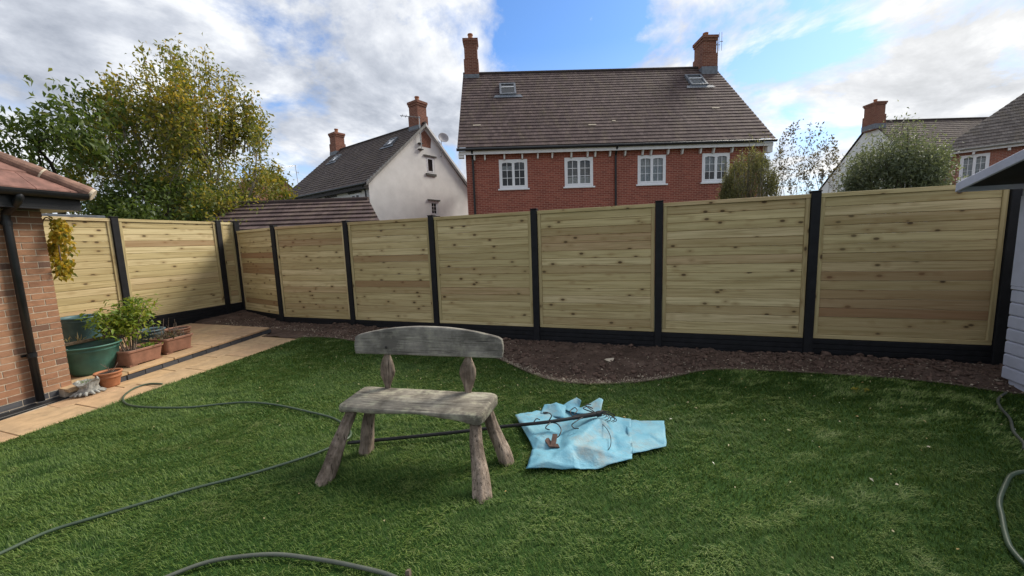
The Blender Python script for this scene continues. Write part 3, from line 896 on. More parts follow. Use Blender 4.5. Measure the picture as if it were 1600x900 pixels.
# roof: courses of flat tiles on the eaves side, cut along the hip
rise = 0.79
pitch = math.atan(rise)
hip0 = (-0.30, 0.30, 2.50)             # foot of the hip in local coordinates
rf = MB()
rf.quad([(hip0[0], hip0[1], 2.49), (1.56, hip0[1], 2.49), (1.56, hip0[1] - 1.86, 2.49 + 1.86 * rise), (hip0[0] + 1.86, hip0[1] - 1.86, 2.49 + 1.86 * rise)])
rf.quad([(hip0[0], hip0[1], 2.49), (hip0[0] + 1.86, hip0[1] - 1.86, 2.49 + 1.86 * rise), (hip0[0] + 1.86, hip0[1] - 2.9, 2.49 + 1.86 * rise), (hip0[0], -2.6, 2.49)])
roof = rf.build('roof', 'red_tile', EX)
g = 0.27
for r_ in range(6):
    s0, s1 = r_ * g, (r_ + 1) * g + 0.05
    for k in range(8):
        u0 = hip0[0] - 0.12 + (k + (0.5 if r_ % 2 else 0)) * 0.30; u1 = u0 + 0.297
        h0, h1 = hip0[0] + s0 + 0.05, hip0[0] + s1 + 0.05
        a0, a1 = max(u0, h0), max(u0, h1)
        b0 = min(max(u1, h0), 1.56); b1 = min(max(u1, h1), 1.56)
        if b0 - a0 < 0.02: continue
        if u0 > 1.5: continue
        P = lambda u, s, t_: (u, hip0[1] - s - t_ * math.sin(pitch) * -1 * 0, 2.50 + s * rise + t_)
        lo, hi = 0.030, 0.008
        b = MB()
        b.hexa([P(a0, s0, 0.004), P(b0, s0, 0.004), P(b1, s1, 0.002), P(a1, s1, 0.002), P(a0, s0, lo), P(b0, s0, lo), P(b1, s1, hi), P(a1, s1, hi)])
        b.build('tile', 'red_tile', roof, bevel=.004, bseg=1)
for k in range(6):
    t0, t1 = -0.01 + k * 0.27, 0.255 + k * 0.27
    b = MB()
    path = []
    for t_ in (t0, t0 + .02, t1):
        path.append((hip0[0] + t_, hip0[1] - t_, 2.50 + t_ * rise + 0.022))
    b.tube(path, [0.083, 0.085, 0.072], 16, True)
    o = b.build('ridge_tile', 'ridge_tile', roof, smooth=False)
    if k:
        c = MB(); q = Vector(path[0]); d_ = (Vector(path[2]) - q).normalized()
        c.tube([q - d_ * .018, q + d_ * .012], 0.080, 16, True); c.build('mortar_joint', 'mortar_pale', roof)
    else:
        c = MB(); q = Vector(path[0]); d_ = (Vector(path[2]) - q).normalized()
        c.tube([q - d_ * .03, q + d_ * .03], [0.07, 0.079], 16, True); c.build('mortar_joint', 'mortar_pale', roof)

# ------------------------------------------------------------------ summerhouse at the right edge
SH = thing('summerhouse', 'pale lavender painted timber summerhouse with log boards at the fence corner', 'shed', (3.66, 5.52, 0.0))
# its left wall lies in x = 0 and runs towards the viewer (-y)
LEN = 2.6
b = MB(); b.box((0.03, -LEN, 0.12), (1.7, -0.03, 1.05)); b.build('wall', 'shed_paint', SH)
b = MB(); b.box((0.035, -LEN, -0.05), (1.7, -0.04, 0.118)); b.build('base', 'shed_paint', SH)
hb = 0.138
prof = [(0.016, 0.0), (0.002, 0.010), (0.0, 0.020), (0.0, 0.118), (0.002, 0.126), (0.016, 0.136)]
for r_ in range(7):
    b = MB(); z = 0.085 + r_ * hb
    for (xa, za), (xb, zb_) in zip(prof[:-1], prof[1:]):
        b.quad([(xa, 0.0, z + za), (xa, -LEN, z + za), (xb, -LEN, z + zb_), (xb, 0.0, z + zb_)])
    b.quad([(x, 0.0, z + q) for x, q in prof])
    b.build('board', 'shed_paint', SH, smooth=False)
    b = MB()
    for (ya, za), (yb, zb_) in zip([(-y_, z_) for y_, z_ in prof][:-1], [(-y_, z_) for y_, z_ in prof][1:]):
        b.quad([(0.01, ya, z + za), (0.01, yb, z + zb_), (1.7, yb, z + zb_), (1.7, ya, z + za)])
    b.build('board', 'shed_paint', SH)
# upper part: corner post, rail, window and dark interior
b = MB(); b.box((-0.012, -0.16, 1.088), (0.10, 0.006, 2.02)); b.build('corner_post', 'shed_paint', SH, bevel=.005, bseg=1)
b = MB(); b.box((-0.01, -LEN, 1.052), (0.13, 0.004, 1.0865)); b.build('window_sill', 'shed_paint', SH, bevel=.005, bseg=1)
b = MB(); b.box((0.012, -LEN, 1.087), (1.7, -0.012, 2.25)); b.build('upper_wall', 'shed_paint', SH)
b = MB(); b.box((0.006, -1.5, 1.15), (0.05, -0.30, 1.95)); b.build('window', 'shed_inside', SH)
b = MB(); b.box((-0.010, -LEN, 2.022), (0.14, -0.006, 2.12)); b.build('wall_plate', 'shed_paint', SH)
# roof: falls towards the back fence, barge board along the side
OH = -0.43
rs = 0.26
def rz_(y): return 2.18 - (y - 0.12) * rs
b = MB()
b.hexa([(OH, -1.1, rz_(-1.1) - .03), (1.9, -1.1, rz_(-1.1) - .03), (1.9, 0.12, rz_(.12) - .03), (OH, 0.12, rz_(.12) - .03), (OH, -1.1, rz_(-1.1)), (1.9, -1.1, rz_(-1.1)), (1.9, 0.12, rz_(.12)), (OH, 0.12, rz_(.12))])
b.hexa([(OH, -LEN, rz_(-1.1) - .42), (1.9, -LEN, rz_(-1.1) - .42), (1.9, -1.102, rz_(-1.1) - .03), (OH, -1.102, rz_(-1.1) - .03), (OH, -LEN, rz_(-1.1) - .39), (1.9, -LEN, rz_(-1.1) - .39), (1.9, -1.102, rz_(-1.1)), (OH, -1.102, rz_(-1.1))])
b.build('roof', 'shed_inside', SH)
b = MB()
b.hexa([(OH - .028, -1.1, rz_(-1.1) - .075), (OH - .002, -1.1, rz_(-1.1) - .075), (OH - .002, 0.14, rz_(.14) - .075), (OH - .028, 0.14, rz_(.14) - .075), (OH - .028, -1.1, rz_(-1.1) + .022), (OH - .002, -1.1, rz_(-1.1) + .022), (OH - .002, 0.14, rz_(.14) + .022), (OH - .028, 0.14, rz_(.14) + .022)])
b.build('barge_board', 'shed_paint', SH, bevel=.006, bseg=1)
b = MB(); b.box((OH, 0.122, rz_(.14) - .075), (1.9, 0.142, rz_(.14) + .022)); b.build('fascia', 'shed_paint', SH)

# ------------------------------------------------------------------ houses
def courses(b, x0, x1, ye, ze, yr, zr, n, t_=0.030, x0r=None, x1r=None, u0=0.0):
    """stepped tile courses from the eaves (ye, ze) up to the ridge (yr, zr); ends may draw in towards the ridge (hip)"""
    x0r = x0 if x0r is None else x0r
    x1r = x1 if x1r is None else x1r
    S = math.hypot(yr - ye, zr - ze)
    ny, nz_ = -(zr - ze) / S, (yr - ye) / S
    if nz_ < 0: ny, nz_ = -ny, -nz_
    flip = yr < ye
    for i in range(n):
        f0, f1 = i / n, (i + 1) / n
        L = lambda a, b_, f: a + (b_ - a) * f
        y0, z0, y1, z1 = L(ye, yr, f0), L(ze, zr, f0), L(ye, yr, f1), L(ze, zr, f1)
        xa0, xa1, xb0, xb1 = L(x0, x0r, f0), L(x0, x0r, f1), L(x1, x1r, f0), L(x1, x1r, f1)
        lo = [(xa0, y0, z0), (xb0, y0, z0)]
        t2 = t_ * 1.0
        pr = [(xa0, y0 + ny * t2, z0 + nz_ * t2), (xb0, y0 + ny * t2, z0 + nz_ * t2)]
        hi = [(xb1, y1 + ny * .004, z1 + nz_ * .004), (xa1, y1 + ny * .004, z1 + nz_ * .004)]
        v0, v1 = f0 * S, f1 * S
        q1 = [lo[0], lo[1], pr[1], pr[0]]; u1 = [(xa0, v0 + .01), (xb0, v0 + .01), (xb0, v0 + .03), (xa0, v0 + .03)]
        q2 = [pr[0], pr[1], hi[0], hi[1]]; u2 = [(xa0, v0), (xb0, v0), (xb1, v1), (xa1, v1)]
        if flip:
            q1, u1, q2, u2 = q1[::-1], u1[::-1], q2[::-1], u2[::-1]
        b.quad(q1, u1); b.quad(q2, u2)
        # ragged ends
        for xx0, xx1 in ((xa0, xa1), (xb0, xb1)):
            b.quad([(xx0, y0, z0), (xx0, y0 + ny * t2, z0 + nz_ * t2), (xx1, y1, z1)], [(0, 0)] * 3)

def wall_holes(b, o, ax, nrm, u0, u1, z0, z1, holes, depth=0.11):
    """flat wall through o along ax with openings (a0, a1, b0, b1) and their reveals; nrm points out"""
    o, ax, nrm = Vector(o), Vector(ax), Vector(nrm)
    us = sorted({u0, u1, *[h[0] for h in holes], *[h[1] for h in holes]})
    zs = sorted({z0, z1, *[h[2] for h in holes], *[h[3] for h in holes]})
    P = lambda u, z, d=0.0: o + ax * u + Vector((0, 0, z)) - nrm * d
    for a, c in zip(us[:-1], us[1:]):
        for e, g in zip(zs[:-1], zs[1:]):
            if any(h[0] <= a and c <= h[1] and h[2] <= e and g <= h[3] for h in holes): continue
            b.quad([P(a, e), P(c, e), P(c, g), P(a, g)], [(a, e), (c, e), (c, g), (a, g)])
    for a, c, e, g in holes:
        for q in ([(a, e), (c, e)], [(c, e), (c, g)], [(c, g), (a, g)], [(a, g), (a, e)]):
            (ua, za), (ub, zb) = q
            b.quad([P(ua, za), P(ub, zb), P(ub, zb, depth), P(ua, za, depth)], [(ua, za), (ub, zb), (ub, zb), (ua, za)])

def window_part(parent, M, w, h, lights=2, bars=(1, 2), fillmat='room_dark', sill='upvc_white', head=None, fw_=0.075, arch=0.035, half=None, sill_w=0.06, name='window'):
    """frame in local x (0..w), z (0..h), outer face towards -y; M places it"""
    b = MB()
    b.box((0, 0, 0), (fw_, .06, h)); b.box((w - fw_, 0, 0), (w, .06, h)); b.box((fw_, .001, 0), (w - fw_, .059, fw_)); b.box((fw_, .001, h - fw_), (w - fw_, .059, h))
    root = b.build(name, 'upvc_white', parent)
    root.matrix_local = M
    iw = (w - 2 * fw_)
    lw = iw / lights
    for k in range(lights):
        x0, x1 = fw_ + k * lw, fw_ + (k + 1) * lw
        s = 0.055
        b = MB()
        b.box((x0, -.012, fw_), (x0 + s, .045, h - fw_)); b.box((x1 - s, -.012, fw_), (x1, .045, h - fw_))
        b.box((x0 + s, -.011, fw_), (x1 - s, .044, fw_ + s)); b.box((x0 + s, -.011, h - fw_ - s), (x1 - s, .044, h - fw_))
        gx0, gx1, gz0, gz1 = x0 + s, x1 - s, fw_ + s, h - fw_ - s
        if arch:      # gently arched head of each light
            N = 6
            for i in range(N):
                a0, a1 = i / N, (i + 1) / N
                d0, d1 = arch * (2 * a0 - 1) ** 2, arch * (2 * a1 - 1) ** 2
                xa, xb = gx0 + (gx1 - gx0) * a0, gx0 + (gx1 - gx0) * a1
                b.quad([(xa, -.010, gz1 - d0), (xb, -.010, gz1 - d1), (xb, -.010, gz1 + .001), (xa, -.010, gz1 + .001)])
        b.build('casement', 'upvc_white', root)
        b = MB(); b.quad([(gx0, .02, gz0), (gx1, .02, gz0), (gx1, .02, gz1), (gx0, .02, gz1)]); b.build('pane', 'window_glass', root)
        for i in range(bars[0]):
            xx = gx0 + (gx1 - gx0) * (i + 1) / (bars[0] + 1)
            b = MB(); b.box((xx - .010, .008, gz0), (xx + .010, .028, gz1)); b.build('glazing_bar', 'upvc_white', root)
        for i in range(bars[1]):
            zz_ = gz0 + (gz1 - gz0) * (i + 1) / (bars[1] + 1)
            b = MB(); b.box((gx0, .009, zz_ - .010), (gx1, .027, zz_ + .010)); b.build('glazing_bar', 'upvc_white', root)
        if half and half[k]:
            f0, f1, mt = half[k]
            b = MB(); n_ = 10
            for i in range(n_):       # hanging folds
                xa, xb = gx0 - .03 + (gx1 - gx0 + .06) * i / n_, gx0 - .03 + (gx1 - gx0 + .06) * (i + 1) / n_
                ya, yb = .09 + .014 * math.sin(i * 2.1), .09 + .014 * math.sin((i + 1) * 2.1)
                b.quad([(xa, ya, gz0 + (gz1 - gz0) * f0), (xb, yb, gz0 + (gz1 - gz0) * f0), (xb, yb, gz0 + (gz1 - gz0) * f1), (xa, ya, gz0 + (gz1 - gz0) * f1)])
            b.build('curtain', mt, root)
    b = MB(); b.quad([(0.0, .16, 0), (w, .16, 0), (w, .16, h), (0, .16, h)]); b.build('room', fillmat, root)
    if sill:
        b = MB(); b.box((-.07, -.075, -sill_w), (w + .07, .05, -.002)); b.build('sill', sill, root)
    if head:
        b = MB(); b.box((-.16, -.075, h + .002), (w + .16, .03, h + .075)); b.build('lintel', head, root)
    return root

def loc_m(o, rz=0.0):
    return Matrix.Translation(Vector(o)) @ Matrix.Rotation(rz, 4, 'Z')

def chimney_part(parent, x, y, z0, w, d, h, steps=2, pot=True, mat='chimney_brick', name='chimney', lead=True):
    b = MB()
    z1 = z0 + h
    def bx(ww, dd, a, c): b.box((x - ww / 2, y - dd / 2, a), (x + ww / 2, y + dd / 2, c))
    bx(w * 1.06, d * 1.06, z0 - .6, z0 + h * .38)
    bx(w * 0.94, d * 0.94, z0 + h * .38 + .001, z1 - .26)
    bx(w * 1.03, d * 1.03, z1 - .259, z1 - .14)
    bx(w * 1.12, d * 1.12, z1 - .139, z1)
    o = b.build(name, mat, parent)
    if pot:
        p = MB(); p.lathe([(0.0, z1), (.14, z1), (.125, z1 + .14), (.115, z1 + .26), (.14, z1 + .27), (.14, z1 + .33), (.105, z1 + .33), (.105, z1 + .2), (0, z1 + .2)], 14, (x, y)); p.build('chimney_pot', 'terracotta', o, smooth=False)
    if lead:
        q = MB(); q.box((x - w * .55, y - d * .55, z0 - .55), (x + w * .55, y + d * .55, z0 - .12)); q.build('flashing', 'lead', o)
    return o

def roof_window(parent, x0, x1, s0, s1, ye, ze, yr, zr, openmat='window_glass', backing='blind_grey'):
    """rooflight on a slope; s0..s1 fractions from the eaves to the ridge"""
    S = math.hypot(yr - ye, zr - ze)
    uy, uz = (yr - ye) / S, (zr - ze) / S
    ny, nz_ = -uz, uy
    if nz_ < 0: ny, nz_ = -ny, -nz_
    P = lambda x, s, t_: (x, ye + uy * S * s + ny * t_, ze + uz * S * s + nz_ * t_)
    fs = 0.09 / S
    b = MB()
    def bar(xa, xb, sa, sb, t0=0.0, t1=0.12):
        c = [P(xa, sa, t0), P(xb, sa, t0), P(xb, sb, t0), P(xa, sb, t0), P(xa, sa, t1), P(xb, sa, t1), P(xb, sb, t1), P(xa, sb, t1)]
        b.hexa(c)
    bar(x0, x0 + .09, s0, s1); bar(x1 - .09, x1, s0, s1); bar(x0 + .09, x1 - .09, s0, s0 + fs, 0, .119); bar(x0 + .09, x1 - .09, s1 - fs, s1, 0, .119)
    root = b.build('roof_window', 'lead', parent)
    b = MB(); b.quad([P(x0 + .08, s0 + fs * .9, .085), P(x1 - .08, s0 + fs * .9, .085), P(x1 - .08, s1 - fs * .9, .085), P(x0 + .08, s1 - fs * .9, .085)]); b.build('pane', openmat, root)
    b = MB(); b.quad([P(x0 + .08, s0 + fs * .9, .05), P(x1 - .08, s0 + fs * .9, .05), P(x1 - .08, s1 - fs * .9, .05), P(x0 + .08, s1 - fs * .9, .05)]); b.build('backing', backing, root)
    b = MB(); bar(x0 + .09, x1 - .09, s0 + (s1 - s0) * .62, s0 + (s1 - s0) * .62 + fs * .5, .07, .115); b.build('glazing_bar', 'upvc_white', root)
    b = MB(); b.hexa([P(x0 - .3, s0 - .032, .042), P(x1 + .3, s0 - .032, .042), P(x1 + .22, s0, .05), P(x0 - .22, s0, .05), P(x0 - .3, s0 - .032, .05), P(x1 + .3, s0 - .032, .05), P(x1 + .22, s0, .058), P(x0 - .22, s0, .058)]); b.build('flashing', 'lead', root)
    return root

def aerial(parent, base, top, heading, booms, name='aerial', r=.018):
    b = MB(); b.tube([base, top], r, 6)
    o = b.build(name, 'aerial_metal', parent)
    d = Vector((math.cos(heading), math.sin(heading), 0)); s_ = Vector((-d.y, d.x, 0))
    for (z, ln, n, el, vert) in booms:
        p = Vector((top[0], top[1], z))
        b = MB(); b.tube([p - d * .1, p + d * ln], r * .7, 6)
        for k in range(n):
            q = p + d * ln * (k + .5) / n
            e = Vector((0, 0, 1)) if vert else s_
            b.tube([q - e * el, q + e * el], r * .45, 5)
        b.build('boom', 'aerial_metal', o)
    return o

# --- main brick house, facing the garden
TH = R(20.41)
BH = thing('brick_house', 'wide red brick house with brown tiled roof and four white windows behind the fence', 'house', (-1.14, 17.149, 0), TH)
U0, U1, ZE, ZR, OFF = -6.617, 6.689, 5.64, 10.469, 4.865
wl, wr = U0 + 0.30, U1 - 0.26
wins = [(-4.93, -3.73), (-2.15, -0.93), (0.98, 2.20), (3.76, 4.96)]
holes = [(a, c, 3.97, 5.18) for a, c in wins]
b = MB()
yf = 0.30
wall_holes(b, (0, yf, 0), (1, 0, 0), (0, -1, 0), wl, wr, -0.4, 5.50, holes)
yb = 2 * OFF - 0.3
b.quad([(wr, yb, -.4), (wl, yb, -.4), (wl, yb, 5.5), (wr, yb, 5.5)], [(0, 0), (13, 0), (13, 5.9), (0, 5.9)])
zt_ = ZR - 0.25
for x, fl in ((wl, 1), (wr, 0)):
    q = [(x, yf, -.4), (x, yb, -.4), (x, yb, 5.5), (x, OFF, zt_), (x, yf, 5.5)]
    uv = [(p[1], p[2]) for p in q]
    b.quad(q[::-1] if fl else q, uv[::-1] if fl else uv)
b.build('wall', 'house_brick', BH)
b = MB()
courses(b, U0, U1, 0.0, ZE, OFF, ZR, 26)
courses(b, U0, U1, 2 * OFF, ZE, OFF, ZR, 26)
rf = b.build('roof', 'roof_brown', BH)
b = MB(); b.tube([(U0, OFF, ZR + .0), (U1, OFF, ZR + .0)], 0.10, 10); b.build('ridge', 'roof_dark', rf)
for x in (U0 + .02, U1 - .06):
    b = MB()
    b.hexa([(x, 0, ZE - .14), (x + .04, 0, ZE - .14), (x + .04, OFF, ZR - .14), (x, OFF, ZR - .14), (x, 0, ZE - .01), (x + .04, 0, ZE - .01), (x + .04, OFF, ZR - .01), (x, OFF, ZR - .01)])
    b.hexa([(x, OFF, ZR - .14), (x + .04, OFF, ZR - .14), (x + .04, 2 * OFF, ZE - .14), (x, 2 * OFF, ZE - .14), (x, OFF, ZR - .01), (x + .04, OFF, ZR - .01), (x + .04, 2 * OFF, ZE - .01), (x, 2 * OFF, ZE - .01)])
    b.build('barge_board', 'fascia_white', BH)
b = MB(); b.box((U0 + .05, 0.04, 5.36), (U1 - .05, 0.065, 5.505)); b.build('fascia', 'fascia_white', BH)
b = MB(); b.box((U0 + .05, 0.066, 5.44), (U1 - .05, 0.298, 5.46)); b.build('soffit', 'fascia_white', BH)
b = MB(); b.tube([(U0 - .03, -.04, 5.555), (U1 + .03, -.04, 5.555)], 0.062, 10); b.build('gutter', 'plastic_black', BH)
for xx in (U0, U1 - .30):     # boxed eaves ends
    b = MB(); b.box((xx + .03, 0.07, 5.10 if xx > 0 else 5.25), (xx + .25, 0.29, 5.43)); b.build('eaves_end', 'fascia_white', BH)
for px_ in (127, 175, 265, 348, 420, 487, 576, 652, 688, 757, 828, 910, 950, 1030, 1097, 1183, 1245, 1333):
    u = (700 + px_ / 2.963 - 964) * 0.02685
    b = MB(); b.hexa([(u - .032, .19, 5.17), (u + .032, .19, 5.17), (u + .032, .298, 5.15), (u - .032, .298, 5.15), (u - .032, .12, 5.36), (u + .032, .12, 5.36), (u + .032, .298, 5.36), (u - .032, .298, 5.36)])
    b.build('bracket', 'fascia_white', BH)
cfg = [dict(half=[(0.70, .86, 'net_and_reflection'), (.70, 1.0, 'blind_grey')]), dict(half=[(0.0, .28, 'net_and_reflection'), (0.0, .3, 'net_and_reflection')], fillmat='blind_grey'), dict(half=[(0, 1, 'net_and_reflection'), (0, 1, 'net_and_reflection')]), dict(half=[(.38, 1, 'net_and_reflection'), (.38, 1, 'net_and_reflection')])]
for (a, c), kw in zip(wins, cfg):
    window_part(BH, loc_m((a, yf + .012, 3.97)), c - a, 1.21, **kw)
for x in (-6.02, 0.02):
    b = MB(); b.tube([(x, -.03, 5.52), (x, .10, 5.38), (x, .24, 5.2), (x, .24, -.3)], 0.042, 10); b.build('downpipe', 'plastic_black', BH)
chimney_part(BH, -6.16, OFF, ZR, .70, .62, 1.62)
chimney_part(BH, 6.14, OFF, ZR, .74, .98, 1.40)
roof_window(BH, -4.76, -3.96, .635, .80, 0, ZE + .01, OFF, ZR + .01, backing='room_dark')  # near-black sheet under the pane makes the glass look dark
roof_window(BH, 4.72, 5.55, .70, .86, 0, ZE + .01, OFF, ZR + .01, backing='net_and_reflection')  # pale sheet under the pane imitates a bright reflection in the glass
for u, s_ in ((-6.0, .235), (-.95, .20), (4.95, .37), (.15, .24)):       # slipped or patched tiles
    b = MB(); ty, tz = s_ * OFF, ZE + s_ * (ZR - ZE)
    L = .34 if u != .15 else .16
    b.hexa([(u, ty, tz + .052), (u + L, ty, tz + .052), (u + L, ty + .05, tz + .1), (u, ty + .05, tz + .1), (u, ty, tz + .06), (u + L, ty, tz + .06), (u + L, ty + .05, tz + .108), (u, ty + .05, tz + .108)]); b.build('tile', 'mortar_pale', BH)
aerial(BH, (6.75, OFF - .1, ZR - .25), (6.75, OFF - .1, ZR + 1.42), R(170), [(ZR + 1.1, .95, 6, .18, False), (ZR + 1.25, -.25, 2, .45, True)], r=.026)

# --- white rendered house, gable end towards the garden
WT = R(162.385)
WH = thing('white_house', 'white rendered gable house with dark tiled roof and small windows beside the brick house', 'house', (-12.218, 20.657, 0), WT)
WL, WO, WZE, WZR = 10.0, 4.19, 5.00, 8.775
b = MB()
ww = WO - 0.22
zt_ = WZR - .16
# gable wall at x = .12, built as strips so that the windows are real openings
def gable_strips(b, x, wins_, ww, ze, zt, flip):
    ys = sorted({-ww, 0.0, ww, *[w[0] for w in wins_], *[w[1] for w in wins_]})
    top = lambda y: ze + (zt - ze) * (1 - abs(y) / ww)
    for a, c in zip(ys[:-1], ys[1:]):
        hs = sorted([w for w in wins_ if w[0] <= a and c <= w[1]], key=lambda w: w[2])
        z = -0.4
        for w in hs:
            q = [(x, a, z), (x, c, z), (x, c, w[2]), (x, a, w[2])]; b.quad(q[::-1] if flip else q, [(p[1], p[2]) for p in (q[::-1] if flip else q)]); z = w[3]
        q = [(x, a, z), (x, c, z), (x, c, top(c)), (x, a, top(a))]; b.quad(q[::-1] if flip else q, [(p[1], p[2]) for p in (q[::-1] if flip else q)])
    for w in wins_:
        d = .12 if flip else -.12
        for (ya, za), (yb_, zb_) in (((w[0], w[2]), (w[1], w[2])), ((w[1], w[2]), (w[1], w[3])), ((w[1], w[3]), (w[0], w[3])), ((w[0], w[3]), (w[0], w[2]))):
            b.quad([(x, ya, za), (x, yb_, zb_), (x + d, yb_, zb_), (x + d, ya, za)])
GW = [(-0.66, -0.0, 5.96, 6.94), (-0.76, -0.10, 3.46, 4.36)]
gable_strips(b, 0.12, GW, ww, WZE - .05, zt_, True)
gable_strips(b, WL - .1, [], ww, WZE - .05, zt_, False)
sw = [(0.85, 1.75, 3.66, 4.60), (3.3, 4.2, 3.66, 4.60), (5.9, 6.8, 3.66, 4.60)]
wall_holes(b, (0.12, ww, 0), (1, 0, 0), (0, 1, 0), 0, WL - .22, -.4, WZE - .05, sw)
b.quad([(0.12, -ww, -.4), (WL - .1, -ww, -.4), (WL - .1, -ww, WZE - .05), (.12, -ww, WZE - .05)])
b.build('wall', 'render_white', WH)
b = MB()
courses(b, -.04, WL, WO, WZE, 0.0, WZR, 22)
courses(b, -.04, WL, -WO, WZE, 0.0, WZR, 22)
rf = b.build('roof', 'roof_dark', WH)
b = MB(); b.tube([(-.04, 0, WZR), (WL, 0, WZR)], 0.10, 10); b.build('ridge', 'roof_dark', rf)
for s in (1, -1):
    b = MB(); c = [(-.09, s * (WO + .03), WZE - .17), (0.118, s * (WO + .03), WZE - .17), (0.118, 0, WZR - .17), (-.09, 0, WZR - .17)]
    cc = c + [(p[0], p[1], p[2] + .165) for p in c]
    b.hexa(cc if s > 0 else [cc[i] for i in (1, 0, 3, 2, 5, 4, 7, 6)]); b.build('barge_board', 'barge_grey' if s > 0 else 'fascia_white', WH)
b = MB(); b.tube([(-.05, WO + .05, WZE - .06), (WL, WO + .05, WZE - .06)], .065, 8); b.build('gutter', 'plastic_black', WH)
b = MB(); b.box((0.12, ww + .002, WZE - .30), (WL - .1, WO + .02, WZE - .12)); b.build('fascia', 'timber_dark', WH)
b = MB(); b.tube([(.30, WO + .05, WZE - .1), (.30, ww + .09, WZE - .42), (.30, ww + .06, -.3)], .042, 8); b.build('downpipe', 'plastic_black', WH)
for w in GW:
    wd = w[1] - w[0]
    window_part(WH, loc_m((.13, w[0] + wd, w[2]), R(-90)), wd, w[3] - w[2], lights=1, bars=(0, 0) if w[2] > 4 else (1, 2), sill='sill_dark', head='sill_dark', fw_=.09, arch=0, fillmat='net_and_reflection' if w[2] > 4 else 'room_dark', sill_w=.13)
for a, c, e, g in sw:
    window_part(WH, loc_m((.12 + c, ww - .012, e), R(180)), c - a, g - e, lights=2, bars=(0, 1), sill='sill_dark', head='timber_dark', fw_=.06, arch=0)
b = MB(); b.quad([(.112, -.42, 7.45), (.112, .24, 7.45), (.112, .34, 8.12), (.112, -.02, 8.42), (.112, -.5, 8.0)][::-1], [(0, 0), (.7, 0), (.7, .9), (.35, 1.4), (0, .9)]); b.build('brick_patch', 'chimney_brick', WH)
chimney_part(WH, .58, 0.0, WZR, .80, .72, 1.28)
chimney_part(WH, WL - .45, 0.0, WZR, .80, .74, 1.2)
roof_window(WH, 1.4, 2.1, .66, .80, WO, WZE + .01, 0, WZR + .01, 'window_glass', 'net_and_reflection')
roof_window(WH, 7.6, 8.3, .66, .80, WO, WZE + .01, 0, WZR + .01, 'window_glass', 'net_and_reflection')
aerial(WH, (-.02, .40, 7.3), (-.02, .45, 9.05), R(60), [(9.0, 1.05, 5, .22, False)], r=.030)
b = MB(); b.box((-.03, .25, 7.22), (.115, .55, 7.27)); b.box((-.03, .25, 7.55), (.115, .55, 7.6)); b.build('aerial_bracket', 'iron_black', WH)
b = MB(); b.tube([(-.0, -1.2, 7.1), (-.02, -1.2, 8.1)], .022, 6); b.tube([(-.0, -1.2, 7.1), (.12, -1.2, 7.1)], .022, 6)
dsh = b.build('satellite_dish', 'aerial_metal', WH)
b = MB(); b.lathe([(0, 0), (.12, .012), (.24, .05), (.32, .09), (.325, .085), (.24, .04), (.12, 0), (0, -.012)], 20)
q = b.build('dish', 'dish_grey', dsh, smooth=True); q.location = (-.12, -1.28, 8.15); q.rotation_euler = (R(-25), R(-68), 0)

# --- garage with low brown roof in front of the white house
GT = R(18.8)
GA = thing('garage', 'low garage with brown tiled roof in front of the white house', 'garage', (-8.16, 10.13, 0), GT)
b = MB()
courses(b, -4.4, 0.95, -1.75, 2.28, 0.0, 3.19, 7, .045, x1r=0.0)
courses(b, -4.4, -0.95, 1.75, 2.28, 0.0, 3.19, 7, .045, x1r=0.0)
rf = b.build('roof', 'roof_brown', GA)
b = MB(); b.tube([(-4.4, 0, 3.19), (0, 0, 3.19)], .09, 10); b.build('ridge', 'roof_brown', rf)
b = MB(); b.hexa([(-4.3, -1.6, -.35), (.75, -1.6, -.35), (-.95, 1.6, -.35), (-4.3, 1.6, -.35), (-4.3, -1.6, 2.27), (.75, -1.6, 2.27), (-.95, 1.6, 2.27), (-4.3, 1.6, 2.27)]); b.quad([(-4.3, -1.6, 2.272), (-4.3, 0, 3.1), (-4.3, 1.6, 2.272)]); b.quad([(.75, -1.6, 2.272), (-.95, 1.6, 2.272), (-.1, 0, 3.1)]); b.build('wall', 'far_brick', GA)

# --- small far brick house left of the white one
FH = thing('far_house', 'small distant orange brick gable between the tree and the white house', 'house', (-36.4, 30.99, 0), R(165))
b = MB()
gable_strips(b, 0, [], 2.9, 7.0, 9.55, True)
b.quad([(0, 2.9, -.4), (8, 2.9, -.4), (8, 2.9, 7.0), (0, 2.9, 7.0)][::-1]); b.quad([(0, -2.9, -.4), (8, -2.9, -.4), (8, -2.9, 7.0), (0, -2.9, 7.0)])
b.build('wall', 'far_brick', FH)
b = MB(); courses(b, -.2, 8, 3.1, 6.85, 0, 9.7, 14); courses(b, -.2, 8, -3.1, 6.85, 0, 9.7, 14); b.build('roof', 'far_brick', FH)
aerial(FH, (.4, -2.6, 7.0), (.4, -2.35, 10.85), R(10), [(10.8, 1.2, 7, .28, False), (10.0, -.5, 2, .2, True)], r=.03)

